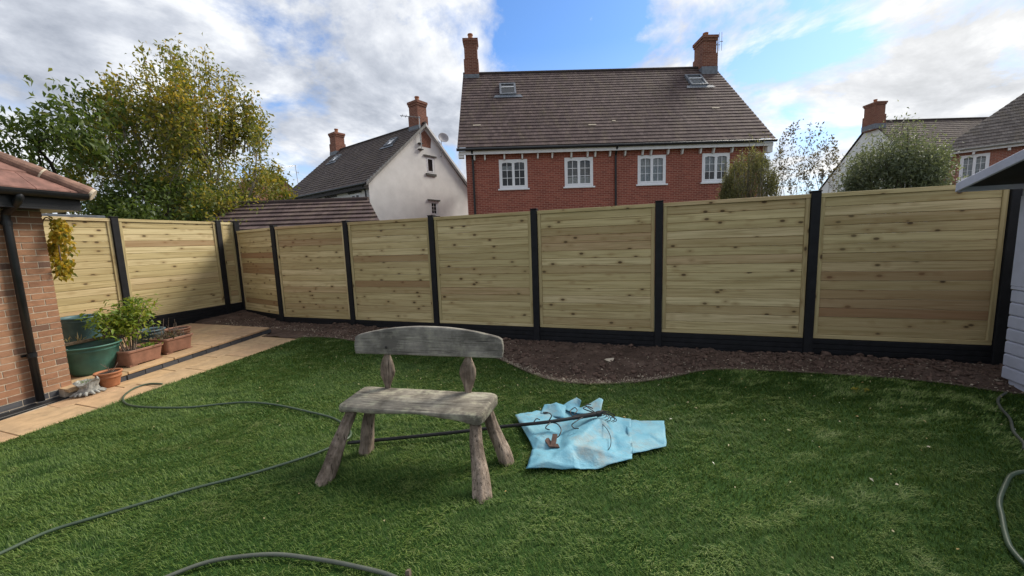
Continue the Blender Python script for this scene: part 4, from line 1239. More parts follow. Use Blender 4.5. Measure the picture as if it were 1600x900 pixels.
# --- right: white gable house with brick chimney
RW = thing('white_gable_house', 'pale gable house with tall brick chimney behind the grey green tree', 'house', (18.73, 43.77, 0), R(20.5))
b = MB()
gable_strips(b, 0, [], 6.0, 4.95, 10.92, True)
b.quad([(0, -6.0, -.4), (13, -6.0, -.4), (13, -6.0, 4.95), (0, -6.0, 4.95)]); b.quad([(0, 6.0, -.4), (13, 6.0, -.4), (13, 6.0, 4.95), (0, 6.0, 4.95)][::-1])
b.build('wall', 'render_white', RW)
b = MB(); courses(b, -.12, 13, -6.2, 4.85, 0, 11.07, 30); courses(b, -.12, 13, 6.2, 4.85, 0, 11.07, 30); rf = b.build('roof', 'roof_dark', RW)
chimney_part(RW, .10, -.1, 10.85, .9, 1.15, 1.7)
b = MB(); b.tube([(-.12, 0, 11.08), (13, 0, 11.08)], .12, 8); b.build('ridge', 'roof_dark', rf)

# --- right: brick house with hipped grey roof
RT = R(-26)
RB = thing('brick_house', 'red brick house with grey hipped roof and one white window above the summerhouse', 'house', (14.88, 27.87, 0), RT)
b = MB(); RZ = 5.68; k_ = 5.6; L_ = 12.0
courses(b, -.05, L_, 0.0, RZ, k_, RZ + k_ * .95, 28, x0r=k_, x1r=L_)
q = MB()
rf = b.build('roof', 'roof_grey', RB)
b = MB(); b.quad([(-.05, 0, RZ), (k_, k_, RZ + k_ * .95), (-.05, 2 * k_, RZ)]); b.quad([(-.05, 2 * k_, RZ), (k_, k_, RZ + k_ * .95), (L_, k_, RZ + k_ * .95), (L_, 2 * k_, RZ)]); b.build('roof_back', 'roof_grey', RB)
b = MB(); wb = (0.62, 1.62, 4.12, 5.40)
wall_holes(b, (0.25, .28, 0), (1, 0, 0), (0, -1, 0), 0, L_, -.4, RZ - .12, [wb])
b.quad([(.25, .28, -.4), (.25, 2 * k_ - .3, -.4), (.25, 2 * k_ - .3, RZ - .12), (.25, .28, RZ - .12)][::-1], [(0, 0), (8, 0), (8, 4.5), (0, 4.5)][::-1])
b.build('wall', 'far_brick', RB)
window_part(RB, loc_m((.25 + wb[0], .29, wb[2])), wb[1] - wb[0], wb[3] - wb[2], half=[(.0, .9, 'net_and_reflection'), (0, .9, 'net_and_reflection')], fillmat='blind_grey')
b = MB(); b.box((0, .03, RZ - .16), (L_, .06, RZ - .02)); b.build('fascia', 'fascia_white', RB)
b = MB(); b.tube([(-.08, -.04, RZ + .0), (L_, -.04, RZ + .0)], .055, 8); b.build('gutter', 'barge_grey', RB)
for u in (.5, 1.25, 2.4, 3.3):
    b = MB(); b.box((u, .08, RZ - .30), (u + .09, .27, RZ - .165)); b.build('bracket', 'fascia_white', RB)
b = MB(); b.tube([(.45, .02, RZ - .1), (.45, .22, RZ - .3), (.45, .22, -.3)], .042, 8); b.build('downpipe', 'plastic_black', RB)

# ------------------------------------------------------------------ trees and shrubs
def grow(tr, tips, p, d, L, r, depth, maxd, spread, upw, segs=4, wob=.16, kids=(2, 3)):
    path, rad = [p.copy()], [r]
    q = p.copy(); dd = d.normalized()
    for i in range(segs):
        dd = (dd + Vector((rnd.gauss(0, wob), rnd.gauss(0, wob), rnd.gauss(0, wob) + upw))).normalized()
        q = q + dd * (L / segs)
        path.append(q.copy()); rad.append(r * (1 - .45 * (i + 1) / segs))
    tr.tube(path, rad, 7 if depth < 2 else 4, cap=False)
    if depth >= maxd - 1:
        for a, c in zip(path[:-1], path[1:]):
            tips.append((a, c, depth))
    if depth >= maxd: return
    n = rnd.randint(*kids)
    for k in range(n):
        t_ = 1.0 if k == 0 else rnd.uniform(.35, .95)
        i = min(segs, max(1, int(round(t_ * segs))))
        base = path[i]
        ax = Vector((rnd.gauss(0, 1), rnd.gauss(0, 1), rnd.gauss(0, .7))).normalized()
        nd = (dd + ax * (spread if k else spread * .45)).normalized()
        grow(tr, tips, base, nd, L * rnd.uniform(.62, .82), rad[i] * (.85 if k == 0 else .62), depth + 1, maxd, spread, upw, segs, wob, kids)

def tree(name, label, loc, trunk_h, r, limbs, L, maxd, spread, upw, leafmat, barkmat, n_leaf, ll, lw, fit, tintf, lean=(0, 0), hang=0.4, cat='tree', group=None, kids=(2, 3), crown='crown', scat=.10, shoots=None):
    """fit: (cx, cy, z0, rx, ry, rz) ellipsoid the twigs are gently drawn into"""
    root = thing(name, label, cat, loc, 0, group)
    tr, tips = MB(), []
    top = Vector((lean[0], lean[1], trunk_h))
    tr.tube([(0, 0, -.35), (lean[0] * .4, lean[1] * .4, trunk_h * .5), tuple(top)], [r, r * .85, r * .7], 10, cap=False)
    for k in range(limbs):
        an = 2 * math.pi * (k + rnd.uniform(-.25, .25)) / limbs
        e = rnd.uniform(.45, 1.5)
        grow(tr, tips, top - Vector((0, 0, rnd.uniform(0, trunk_h * .4))), Vector((math.cos(an), math.sin(an), e)), L * rnd.uniform(.8, 1.15), r * .5, 0, maxd, spread, upw, kids=kids)
    cx, cy, cz, rx, ry, rz2 = fit
    V_ = np.array(tr.v)
    def warp(P):
        d = (P - [cx, cy, cz]) / [rx, ry, rz2]
        n_ = np.linalg.norm(d, axis=1, keepdims=True)
        k = np.where(n_ > .8, (.8 + .30 * np.tanh((n_ - .8) / .8)) / np.maximum(n_, 1e-6), 1.0)
        k = np.where(P[:, 2:3] < trunk_h * .9, 1.0, k)
        return d * k * [rx, ry, rz2] + [cx, cy, cz]
    tr.v = [tuple(q) for q in warp(V_)]
    A = warp(np.array([t_[0] for t_ in tips])); B = warp(np.array([t_[1] for t_ in tips]))
    if shoots:                       # upright whips standing out of the crown
        ns, (sx0, sy0), sr, z0s, z1s, rep_ = shoots
        xa, xb = [], []
        for k in range(ns):
            an, q_ = rnd.uniform(0, 6.28), rnd.random() ** .5
            x, y = sx0 + sr * q_ * math.cos(an), sy0 + sr * q_ * math.sin(an)
            zt3 = z0s + (z1s - z0s) * (1 - q_ * .75) * rnd.uniform(.65, 1.0)
            p0, p1 = Vector((x * .9, y * .9, z0s - .8)), Vector((x + rnd.gauss(0, .12), y + rnd.gauss(0, .12), zt3))
            tr.tube([p0, p0.lerp(p1, .5) + Vector((rnd.gauss(0, .05), rnd.gauss(0, .05), 0)), p1], [.022, .014, .005], 4, cap=False)
            for i in range(5):
                xa.append(p0.lerp(p1, .25 + .15 * i)); xb.append(p0.lerp(p1, .40 + .15 * i))
        A = np.concatenate([A, np.repeat(np.array(xa), rep_, 0)]); B = np.concatenate([B, np.repeat(np.array(xb), rep_, 0)])
    tr.build('trunk', barkmat, root, smooth=True)
    idx = rng.integers(0, len(A), n_leaf)
    f = rng.random((n_leaf, 1))
    P = A[idx] * (1 - f) + B[idx] * f + rng.normal(0, scat, (n_leaf, 3))
    D = (B - A)[idx]; D /= (np.linalg.norm(D, axis=1, keepdims=True) + 1e-6)
    D = D * .5 + rng.normal(0, .7, (n_leaf, 3)); D[:, 2] -= hang
    N = rng.normal(0, .6, (n_leaf, 3)); N[:, 2] += .8
    t_ = np.clip(tintf(P, idx, n_leaf), 0, 1)
    leaf_mesh(crown, leafmat, P, D, N, ll * rng.uniform(.65, 1.25, n_leaf), lw * rng.uniform(.7, 1.2, n_leaf), t_, root)
    return root

def t_autumn(P, idx, n):
    cl = np.random.default_rng(3).random(4000)[(idx // 3) % 4000]
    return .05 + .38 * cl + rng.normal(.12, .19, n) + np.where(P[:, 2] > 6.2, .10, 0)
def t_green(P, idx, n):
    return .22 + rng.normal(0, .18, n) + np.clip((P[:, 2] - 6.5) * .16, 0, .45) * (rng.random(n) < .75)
def t_mid(P, idx, n):
    return .45 + rng.normal(0, .22, n)

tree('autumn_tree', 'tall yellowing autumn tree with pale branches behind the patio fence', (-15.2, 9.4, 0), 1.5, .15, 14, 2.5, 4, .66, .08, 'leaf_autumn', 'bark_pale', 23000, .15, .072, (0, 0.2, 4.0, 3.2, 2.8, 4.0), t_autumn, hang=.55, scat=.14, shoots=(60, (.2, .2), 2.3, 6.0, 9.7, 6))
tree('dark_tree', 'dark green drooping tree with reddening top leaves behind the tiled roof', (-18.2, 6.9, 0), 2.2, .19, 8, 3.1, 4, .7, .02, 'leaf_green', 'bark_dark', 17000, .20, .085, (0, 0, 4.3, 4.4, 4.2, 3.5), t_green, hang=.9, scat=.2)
tree('dark_tree', 'low dark evergreen filling the gap beneath the yellowing tree', (-14.2, 8.2, 0), .8, .12, 9, 1.6, 4, .8, .04, 'leaf_green', 'bark_dark', 12000, .14, .07, (0, 0, 2.3, 2.4, 1.7, 2.0), t_green, hang=.5, scat=.2)
tree('yellowing_bush', 'low yellow green bush behind the fence corner in front of the garage roof', (-12.0, 8.55, 0), .7, .08, 9, 1.2, 4, .7, .05, 'leaf_autumn', 'bark_pale', 9000, .12, .06, (0, 0, 2.0, 1.45, 1.1, 1.9), t_autumn, hang=.5, cat='bush', scat=.14)
tree('feathery_shrub', 'feathery grey green shrub standing against the brick house corner', (2.42, 11.1, 0), .6, .05, 18, 1.9, 4, .30, .26, 'leaf_feather', 'bark_pale', 9500, .10, .018, (0, 0, 2.1, .56, .55, 1.5), t_mid, hang=-.4, cat='shrub', scat=.05, shoots=(46, (0, 0), .55, 2.6, 4.5, 5))
tree('sparse_shrub', 'sparse twiggy shrub with tiny leaves against the bright sky', (3.55, 11.3, 0), .8, .035, 13, 1.8, 4, .34, .22, 'leaf_sparse', 'bark_pale', 1900, .07, .032, (0, 0, 2.5, .68, .7, 1.8), t_mid, hang=-.2, cat='shrub', scat=.03)
tree('olive_tree', 'rounded grey green olive-leaved tree in front of the pale gable house', (6.75, 14.4, 0), 1.3, .12, 18, 1.6, 4, .62, .12, 'leaf_olive', 'bark_dark', 17000, .11, .034, (0, 0, 2.8, .86, .95, 1.75), t_mid, hang=.1, scat=.17, shoots=(34, (0, 0), .9, 3.2, 5.2, 6))
hd = thing('hedge', 'dark clipped hedge just over the fence under the sparse shrub', 'hedge', (3.9, 12.6, 0), R(15))
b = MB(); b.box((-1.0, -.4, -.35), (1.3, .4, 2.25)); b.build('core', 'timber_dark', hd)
n_ = 5000
P = np.stack([rng.uniform(-1.1, 1.4, n_), rng.uniform(-.5, .5, n_), rng.uniform(.6, 2.42, n_)], 1)
leaf_mesh('leaves', 'hedge_leaf', P, rng.normal(0, 1, (n_, 3)), rng.normal(0, 1, (n_, 3)), np.full(n_, .09), np.full(n_, .05), rng.random(n_), hd)

# ------------------------------------------------------------------ pots and clutter on the patio
PZ = patio_z
def round_pot(name, label, x, y, z, r, h, mat, rim=.03, base_k=.7, belly=.0, soil=.06, band=True):
    root = thing(name, label, 'plant pot', (x, y, z))
    b = MB(); rb = r * base_k
    pr = [(0, 0), (rb, 0), (rb + (r - rb) * .12 + belly * .3, h * .1), (rb + (r - rb) * .55 + belly, h * .5), (r * .965, h - .075)]
    if band: pr += [(r * .965 + .006, h - .07), (r * .965 + .006, h - .062)]
    pr += [(r * .975, h - .05), (r, h - .028), (r + rim * .6, h - .02), (r + rim * .7, h - .006), (r + rim * .4, h), (r - .012, h - .004), (r - .02, h - .03), (r * .93, h - soil), (0, h - soil)]
    b.lathe(pr, 36); b.build('pot', mat, root, smooth=False)
    root.children[0].data.polygons.foreach_set('use_smooth', [True] * len(root.children[0].data.polygons))
    c = MB(); c.lathe([(0, h - soil + .012), (r * .5, h - soil + .016), (r * .93, h - soil + .004)], 20); c.build('compost', 'compost', root)
    return root
bowl = round_pot('plant_pot', 'large green plastic bowl pot with thick rim beside the brick wall', -7.22, 2.97, PZ(2.97), .305, .40, 'pot_green', .04, .62, .02, .13)
# an empty saucer lying in the bowl
sau = thing('saucer', 'pale green plastic saucer lying inside the large green bowl', 'saucer', (-7.17, 2.90, PZ(2.97) + .30))
b = MB(); b.lathe([(0, .0), (.10, 0), (.125, .035), (.13, .035), (.106, -.006), (0, -.006)], 24); b.build('dish', 'pot_green', sau); sau.rotation_euler = (R(9), R(-7), 0)
round_pot('plant_pot', 'tall dark teal pot standing behind the green bowl by the fence', -8.09, 3.28, PZ(3.28), .225, .69, 'pot_teal', .03, .78, 0, .10)
round_pot('plant_pot', 'blue grey round pot behind the leafy shrub', -7.72, 3.90, PZ(3.9), .20, .34, 'pot_blue', .03, .72, .01, .05)
round_pot('plant_pot', 'small terracotta pot standing at the foot of the patio step', -6.64, 2.87, path_z(2.87), .125, .20, 'terracotta', .022, .72, 0, .03)
round_pot('plant_pot', 'low brown round pot behind the trough of dead stems', -7.82, 4.38, PZ(4.38), .17, .24, 'trough_brown', .025, .75, 0, .03)

def trough(label, x, y, z, L, Wd, h, rz):
    root = thing('trough', label, 'planter', (x, y, z), rz)
    b = MB()
    def ring(l, w, zz_, n=6, r=.05):
        out = []
        for cx, cy, a0 in ((l / 2 - r, w / 2 - r, 0), (-l / 2 + r, w / 2 - r, 90), (-l / 2 + r, -w / 2 + r, 180), (l / 2 - r, -w / 2 + r, 270)):
            for k in range(n):
                an = R(a0 + 90 * k / (n - 1)); out.append((cx + r * math.cos(an), cy + r * math.sin(an), zz_))
        return out
    rings = [ring(L * .84, Wd * .80, .02), ring(L * .93, Wd * .92, h - .05), ring(L * .935, Wd * .925, h - .035), ring(L, Wd, h - .03), ring(L * 1.005, Wd * 1.005, h - .004), ring(L * .99, Wd * .985, h), ring(L * .93, Wd * .91, h), ring(L * .91, Wd * .89, h - .05)]
    base = 0
    for r0 in rings: b.v += r0
    n = len(rings[0])
    for i in range(len(rings) - 1):
        for k in range(n):
            b.f.append((i * n + k, i * n + (k + 1) % n, (i + 1) * n + (k + 1) % n, (i + 1) * n + k)); b.uv.append([(0, 0)] * 4)
    b.f.append(tuple(reversed(range(n)))); b.uv.append([(0, 0)] * n)
    b.build('body', 'trough_brown', root, smooth=False)
    for sx in (-1, 1):
        for sy in (-1, 1):
            f = MB(); f.box((sx * L * .33 - .05, sy * Wd * .30 - .03, 0), (sx * L * .33 + .05, sy * Wd * .30 + .03, .022)); f.build('foot', 'trough_brown', root)
    c = MB(); c.v += ring(L * .915, Wd * .895, h - .035); c.f.append(tuple(range(n))); c.uv.append([(0, 0)] * n); c.build('compost', 'compost', root)
    return root
trough('brown plastic trough holding the leafy yellow green shrub', -7.06, 3.40, PZ(3.4), .52, .36, .235, R(101))
trough('brown plastic trough of dead stems nearest the patio corner', -7.20, 3.93, PZ(3.93), .46, .34, .245, R(98))

# leafy shrub in the first trough
sh = thing('leafy_shrub', 'bushy yellow green shrub growing in the brown trough', 'shrub', (-7.10, 3.34, PZ(3.34) + .20))
tr = MB(); tips = []
for k in range(7):
    an = rnd.uniform(0, 6.28)
    p1 = Vector((.05 * math.cos(an), .06 * math.sin(an), 0)); p2 = Vector((-.18 + .30 * math.cos(an), .06 + .26 * math.sin(an), .48 + rnd.uniform(-.08, .22)))
    pm_ = (p1 + p2) / 2 + Vector((0, 0, .08))
    tr.tube([p1, pm_, p2], [.009, .007, .003], 5); tips.append((pm_, p2))
tr.build('stems', 'twig', sh)
P, D = [], []
for a, c in tips:
    for _ in range(140):
        f = rnd.random() ** .6
        q = a.lerp(c, f) + Vector((rnd.gauss(0, .085), rnd.gauss(0, .085), rnd.gauss(0, .075)))
        P.append(q); D.append(Vector((rnd.gauss(0, 1), rnd.gauss(0, 1), rnd.gauss(-.3, .5))))
for _ in range(420):
    P.append(Vector((rnd.gauss(-.12, .15), rnd.gauss(.05, .13), rnd.gauss(.40, .12)))); D.append(Vector((rnd.gauss(0, 1), rnd.gauss(0, 1), rnd.gauss(-.3, .5))))
P = np.array(P); D = np.array(D); n_ = len(P)
N = rng.normal(0, .4, (n_, 3)); N[:, 2] += 1
leaf_mesh('leaves', 'leaf_lime', P, D, N, .085 * rng.uniform(.6, 1.3, n_), .030 * rng.uniform(.7, 1.3, n_), np.clip(.42 + .5 * (P[:, 0] + .1) + rng.normal(0, .2, n_), 0, 1), sh)

# low weeds in the first trough
wd = thing('weeds', 'small green weeds sprouting at the end of the first trough', 'weeds', (-7.08, 3.56, PZ(3.5) + .205))
n_ = 90
P = rng.normal(0, 1, (n_, 3)) * [.07, .055, .0] + [0, 0, .01]; D = rng.normal(0, .8, (n_, 3)); D[:, 2] = np.abs(D[:, 2]) + .3
leaf_mesh('leaves', 'leaf_lime', P, D, rng.normal(0, .5, (n_, 3)) + [0, 0, 1], .05 * rng.uniform(.5, 1.2, n_), np.full(n_, .016), rng.random(n_) * .5, wd)

# dead stems in the second trough
ds = thing('dead_plant', 'dead brown stems standing in the second trough', 'plant', (-7.22, 3.93, PZ(3.93) + .21))
b = MB()
for k in range(34):
    x, y = rnd.uniform(-.11, .11), rnd.uniform(-.16, .16)
    h = rnd.uniform(.06, .16) if k > 7 else rnd.uniform(.2, .34)
    b.tube([(x, y, -.02), (x + rnd.gauss(0, .02), y + rnd.gauss(0, .02), h * .55), (x + rnd.gauss(0, .05), y + rnd.gauss(0, .05), h)], [.005, .004, .002], 4)
b.build('stems', 'twig', ds)
n_ = 150
P = rng.normal(0, 1, (n_, 3)) * [.085, .11, .0] + [0, 0, .02]; P[:, 2] += rng.random(n_) * .07
leaf_mesh('leaves', 'leaf_sparse', P, rng.normal(0, 1, (n_, 3)), rng.normal(0, 1, (n_, 3)), .045 * rng.uniform(.5, 1.2, n_), np.full(n_, .022), rng.random(n_), ds)
# twigs in the terracotta pot
tw = thing('dead_plant', 'thin dry twigs poking out of the small terracotta pot', 'plant', (-6.64, 2.87, path_z(2.87) + .16))
b = MB()
for k in range(7):
    b.tube([(rnd.uniform(-.05, .05), rnd.uniform(-.05, .05), 0), (rnd.gauss(0, .07), rnd.gauss(0, .07), rnd.uniform(.08, .17))], [.004, .002], 4)
b.build('stems', 'twig', tw)
# bundle of canes across the bowl
cb = thing('cane_bundle', 'bundle of brown garden canes lying behind the green bowl', 'canes', (-7.46, 3.12, PZ(3.1)))
for k in range(11):
    b = MB(); o1, o2 = rnd.uniform(-.05, .05), rnd.uniform(-.06, .06)
    b.tube([(-.02 + o1, -.36 + rnd.uniform(-.1, .03), .37 + rnd.uniform(0, .05)), (.02 + o2, .50 + rnd.uniform(-.1, .1), .385 + rnd.uniform(0, .06))], .0075, 6)
    b.build('cane', 'cane', cb)
for y_ in (-.28, .42):
    b = MB(); b.tube([(-.06, y_, 0), (-.06, y_, .40)], .012, 6); b.build('prop', 'cane', cb)
n_ = 26
P = np.stack([rng.uniform(-.09, .05, n_), rng.uniform(-.42, -.1, n_), rng.uniform(.40, .46, n_)], 1)
leaf_mesh('dry_leaves', 'leaf_fallen', P, rng.normal(0, .6, (n_, 3)) + [0, 0, .8], rng.normal(0, 1, (n_, 3)), .11 * rng.uniform(.5, 1.2, n_), np.full(n_, .016), rng.random(n_), cb)
# pale sack squeezed between wall and pots
sk_ = thing('sack', 'pale plastic sack squeezed between the brick corner and the pots', 'sack', (-7.60, 2.80, PZ(2.8)))
b = MB(); prof = [(0, 0), (.13, .0), (.155, .06), (.15, .22), (.12, .38), (.06, .47), (.03, .50), (.05, .55), (0, .545)]
b.lathe(prof, 16, wob=.08)
b.v = [(x + .012 * nz3(x * 9, y * 9, z * 9), y + .012 * nz3(x * 9, y * 9, z * 9 + 7), z) for x, y, z in b.v]
b.build('bag', 'bag_white', sk_, smooth=True)

# white stone planter with gnarled feet
st = thing('stone_planter', 'crusty white stone planter with gnarled root-like feet beside the terracotta pot', 'planter', (-6.56, 2.63, path_z(2.6)), R(20))
st.scale = (.85, .85, .9)
b = MB(); seg = 26
prof = [(.0, .02), (.105, .02), (.115, .06), (.10, .11), (.118, .16), (.13, .19), (.105, .20), (.09, .16), (0, .15)]
b.lathe(prof, seg)
b.v = [(x * (1 + .28 * nz3(x * 14, y * 14, z * 14)), y * (1 + .28 * nz3(x * 14, y * 14, z * 14 + 3)), z + (.05 * nz3(x * 11, y * 11, 4.0) if z > .15 else 0)) for x, y, z in b.v]
b.build('bowl', 'stone_white', st, smooth=False)
for k in range(13):
    an = 2 * math.pi * k / 13 + rnd.uniform(-.12, .12); l = rnd.uniform(.14, .19)
    b = MB(); b.tube([(.08 * math.cos(an), .08 * math.sin(an), .055), (.13 * math.cos(an), .13 * math.sin(an), .04), (l * math.cos(an + .1), l * math.sin(an + .1), .018)], [.022, .02, .013], 7, jitter=.12); b.build('root_foot', 'stone_white', st, smooth=True)
n_ = 40
P = rng.normal(0, 1, (n_, 3)) * [.05, .05, 0] + [0, 0, .16]; D = rng.normal(0, .5, (n_, 3)) + [0, 0, 1]
leaf_mesh('grass_tuft', 'leaf_lime', P, D, rng.normal(0, 1, (n_, 3)), .07 * rng.uniform(.5, 1.2, n_), np.full(n_, .008), rng.random(n_) * .3, st)

# yellow climber hanging round the building corner
cl = thing('climbing_plant', 'yellow and green climber hanging at the corner of the brick extension', 'climber', (-6.97, 2.67, 0))
b = MB(); b.tube(smooth_path([(-.45, .05, .14), (-.42, .05, .9), (-.35, .06, 1.7), (-.2, .06, 2.2), (.05, .05, 2.15), (.10, .04, 1.7)], 5), .007, 5); b.build('stem', 'twig', cl)
n_ = 620
t_ = rng.random(n_)
P = np.stack([.05 + .10 * np.sin(t_ * 9) * (1 - t_ * .5) + rng.normal(0, .035, n_), .05 + rng.normal(0, .035, n_), 2.20 - .70 * t_ + rng.normal(0, .03, n_)], 1)
P[:, 0] += np.where(t_ < .35, .09, 0) * rng.random(n_) * 1.6
sp_ = np.stack([.30 + rng.normal(0, .03, 40), .05 + rng.normal(0, .02, 40), 1.88 + rng.normal(0, .06, 40)], 1)
P = np.concatenate([P, sp_]); n_ = len(P)
D = rng.normal(0, .5, (n_, 3)); D[:, 2] -= .9; N = rng.normal(0, .5, (n_, 3)) + [1, -.5, .4]
leaf_mesh('leaves', 'leaf_yellow', P, D, N,   .070 * rng.uniform(.6, 1.2, n_), .036 * rng.uniform(.7, 1.2, n_), np.clip(.5 + rng.normal(0, .3, n_), 0, 1), cl)

# ------------------------------------------------------------------ rustic bench
BN = thing('rustic_bench', 'weathered grey rustic log bench with curved back standing on the lawn', 'bench', (-1.735, 2.565, 0.0), R(6.5))
# seat: grid of columns, rounded ends, underside scalloped
nxs, nys = 44, 14
V, F = [], []
ST = 0.50
def seat_pt(i, j, topside):
    u, v = i / nxs * 2 - 1, j / nys * 2 - 1
    x = u * .612; y = v * .215
    c = max(0, abs(u) - .90) / .10
    y *= 1 - .10 * c * c
    if abs(v) > .8: x *= 1 - .016 * ((abs(v) - .8) / .2) ** 2
    x += .012 * v * (1 if u > 0 else -1)
    y += .010 * nz3(x, v, 3, 3.0) * (1 if abs(v) > .99 else 0)
    if topside:
        z = ST + .004 * nz3(x, y, 0, 9) - .010 * max(0, abs(v) - .86) / .14 - .010 * max(0, abs(u) - .95) / .05
    else:
        th = .043 + .022 * (abs(u) ** 2) + .014 * nz3(x * 1.3, .0, 8, 2.2) + (.030 * math.exp(-((u - .93) / .2) ** 2)) - .012 * math.exp(-((u - .05) / .3) ** 2)
        z = ST - th + .006 * nz3(x, y, 4, 8)
    return (x, y, z)
for tp in (True, False):
    for i in range(nxs + 1):
        for j in range(nys + 1):
            V.append(seat_pt(i, j, tp))
st_ = nys + 1; o2 = (nxs + 1) * st_
for i in range(nxs):
    for j in range(nys):
        a = i * st_ + j
        F.append((a, a + st_, a + st_ + 1, a + 1)); F.append((o2 + a, o2 + a + 1, o2 + a + st_ + 1, o2 + a + st_))
for i in range(nxs):
    a = i * st_; F.append((a, o2 + a, o2 + a + st_, a + st_))
    a = i * st_ + nys; F.append((a + st_, o2 + a + st_, o2 + a, a))
for j in range(nys):
    F.append((j + 1, o2 + j + 1, o2 + j, j)); a = nxs * st_ + j; F.append((a, o2 + a, o2 + a + 1, a + 1))
o = tri_mesh('seat', 'bench_seat', np.array(V), np.array(F), parent=BN)
bv = o.modifiers.new('bevel', 'BEVEL'); bv.width = .009; bv.segments = 2; bv.limit_method = 'ANGLE'; bv.angle_limit = R(50)
# backrest
V, F = [], []
nb, nh = 40, 5
for side_ in (0, 1):
    for i in range(nb + 1):
        u = i / nb * 2 - 1
        zt2 = 1.046 - .086 * abs(u) ** 2.1
        zb2 = .800 + .005 * nz3(u * 2, 0, 2)
        if abs(u) > .97: zt2 -= .010
        x = u * .668
        for j in range(nh + 1):
            f = j / nh
            z = zb2 + (zt2 - zb2) * f
            y = .205 + (z - .8) * .10 + (-.024 if side_ == 0 else .024) + .003 * nz3(x, z, side_, 9)
            V.append((x + .012 * (1 - 2 * abs(f - .5)) * (1 if u > .99 else -1 if u < -.99 else 0), y, z))
s2 = nh + 1; o2 = (nb + 1) * s2
for i in range(nb):
    for j in range(nh):
        a = i * s2 + j
        F.append((a, a + s2, a + s2 + 1, a + 1)); F.append((o2 + a, o2 + a + 1, o2 + a + s2 + 1, o2 + a + s2))
    a = i * s2; F.append((a + s2, a, o2 + a, o2 + a + s2)); a = i * s2 + nh; F.append((a, a + s2, o2 + a + s2, o2 + a))
for j in range(nh):
    F.append((j, j + 1, o2 + j + 1, o2 + j)); a = nb * s2 + j; F.append((a + 1, a, o2 + a, o2 + a + 1))
o = tri_mesh('backrest', 'bench_back', np.array(V), np.array(F), parent=BN)
bv = o.modifiers.new('bevel', 'BEVEL'); bv.width = .008; bv.segments = 2; bv.limit_method = 'ANGLE'; bv.angle_limit = R(50)
kn = MB(); kn.lathe([(0, .004), (.010, .003), (.013, 0), (.006, -.004), (0, -.006)], 10)
k_o = kn.build('knot', 'timber_dark', BN); k_o.location = (-.36, .178, .865); k_o.rotation_euler = (R(90), 0, 0)
# back supports: flattened leaf-shaped stakes
for sx in (-.375, .368):
    V, F = [], []
    prof = [(.478, .026, .020), (.52, .030, .022), (.57, .048, .026), (.615, .066, .028), (.65, .072, .028), (.70, .066, .028), (.75, .046, .026), (.79, .026, .020), (.84, .022, .018)]
    seg = 10
    for z, w2, d2 in prof:
        for k in range(seg):
            an = 2 * math.pi * k / seg
            jt = 1 + .30 * nz3(math.cos(an) * 2, math.sin(an) * 2, z * 9 + sx)
            V.append((sx + w2 * math.cos(an) * jt + .012 * nz3(z * 4, sx, 1), .185 + (z - .5) * .10 + d2 * math.sin(an) * jt, z))
    for i in range(len(prof) - 1):
        for k in range(seg):
            k2 = (k + 1) % seg
            F.append((i * seg + k, i * seg + k2, (i + 1) * seg + k2, (i + 1) * seg + k))
    tri_mesh('back_support', 'bench_leg', np.array(V), np.array(F), parent=BN, smooth=True)
# legs: split tapering logs, splayed
for (tx, ty, fx, fy, r0, r1) in ((-.50, -.13, -.585, -.44, .042, .062), (.52, -.12, .640, -.40, .042, .064), (-.45, .06, -.50, -.03, .046, .056), (.53, .08, .715, .03, .044, .060)):
    V, F = [], []
    seg, n = 26, 18
    for i in range(n + 1):
        f = i / n
        z = (ST - .035) * (1 - f) + .004
        cx, cy = tx + (fx - tx) * f, ty + (fy - ty) * f
        r_ = r0 + (r1 - r0) * f
        for k in range(seg):
            an = 2 * math.pi * k / seg
            jt = 1 + .26 * nz3(math.cos(an) * 1.6 + tx * 5, math.sin(an) * 1.6, z * 4 + ty * 9) + .22 * nz3(math.cos(an) * 5, math.sin(an) * 5, z * 5 + fx)
            groove = .16 * max(0, nz3(math.cos(an) * 4.5 + tx * 3, math.sin(an) * 4.5 + fy * 5, z * 1.3)) * 2 + (.16 if k in (5, 6, 17) else 0) - (.12 * max(0, nz3(math.cos(an) * 2, math.sin(an) * 2 + fx, 3)) * 2 if f > .86 else 0)
            V.append((cx + r_ * math.cos(an) * (jt - groove) + .014 * nz3(z * 5, tx, fy), cy + r_ * math.sin(an) * (jt - groove), z))
    for i in range(n):
        for k in range(seg):
            k2 = (k + 1) % seg
            F.append((i * seg + k2, i * seg + k, (i + 1) * seg + k, (i + 1) * seg + k2))
    V.append((fx, fy, .004)); 
    o = tri_mesh('leg', 'bench_leg', np.array(V), np.array(F), parent=BN)

# ------------------------------------------------------------------ blue sheet
SP = dict(A=(-1.198, 3.381, .05), B=(-.865, 2.874, .032), C=(-.837, 2.571, .032), D=(-.493, 2.686, .030), E=(-.323, 2.739, .030), F=(-.084, 2.922, .032), G=(-.086, 2.985, .035), K=(-.113, 3.542, .045), L=(-.114, 3.579, .05), M=(-.266, 3.542, .06), P=(-.625, 3.716, .05), S=(-.802, 3.675, .06), U=(-.946, 3.515, .06), V=(-1.103, 3.431, .05),
          W1=(-.377, 3.315, .15), W2=(-.542, 2.871, .125), W3=(-.684, 2.651, .085), W4=(-.846, 2.954, .085), W5=(-.687, 3.219, .032), W6=(-.45, 2.78, .032), W7=(-.30, 2.88, .085), W8=(-.253, 3.234, .035), W9=(-.102, 3.215, .055), X1=(-.686, 3.55, .045), X2=(-.902, 3.323, .06), X3=(-.496, 3.607, .06), X5=(-.199, 2.987, .035), X6=(-.659, 2.895, .035))
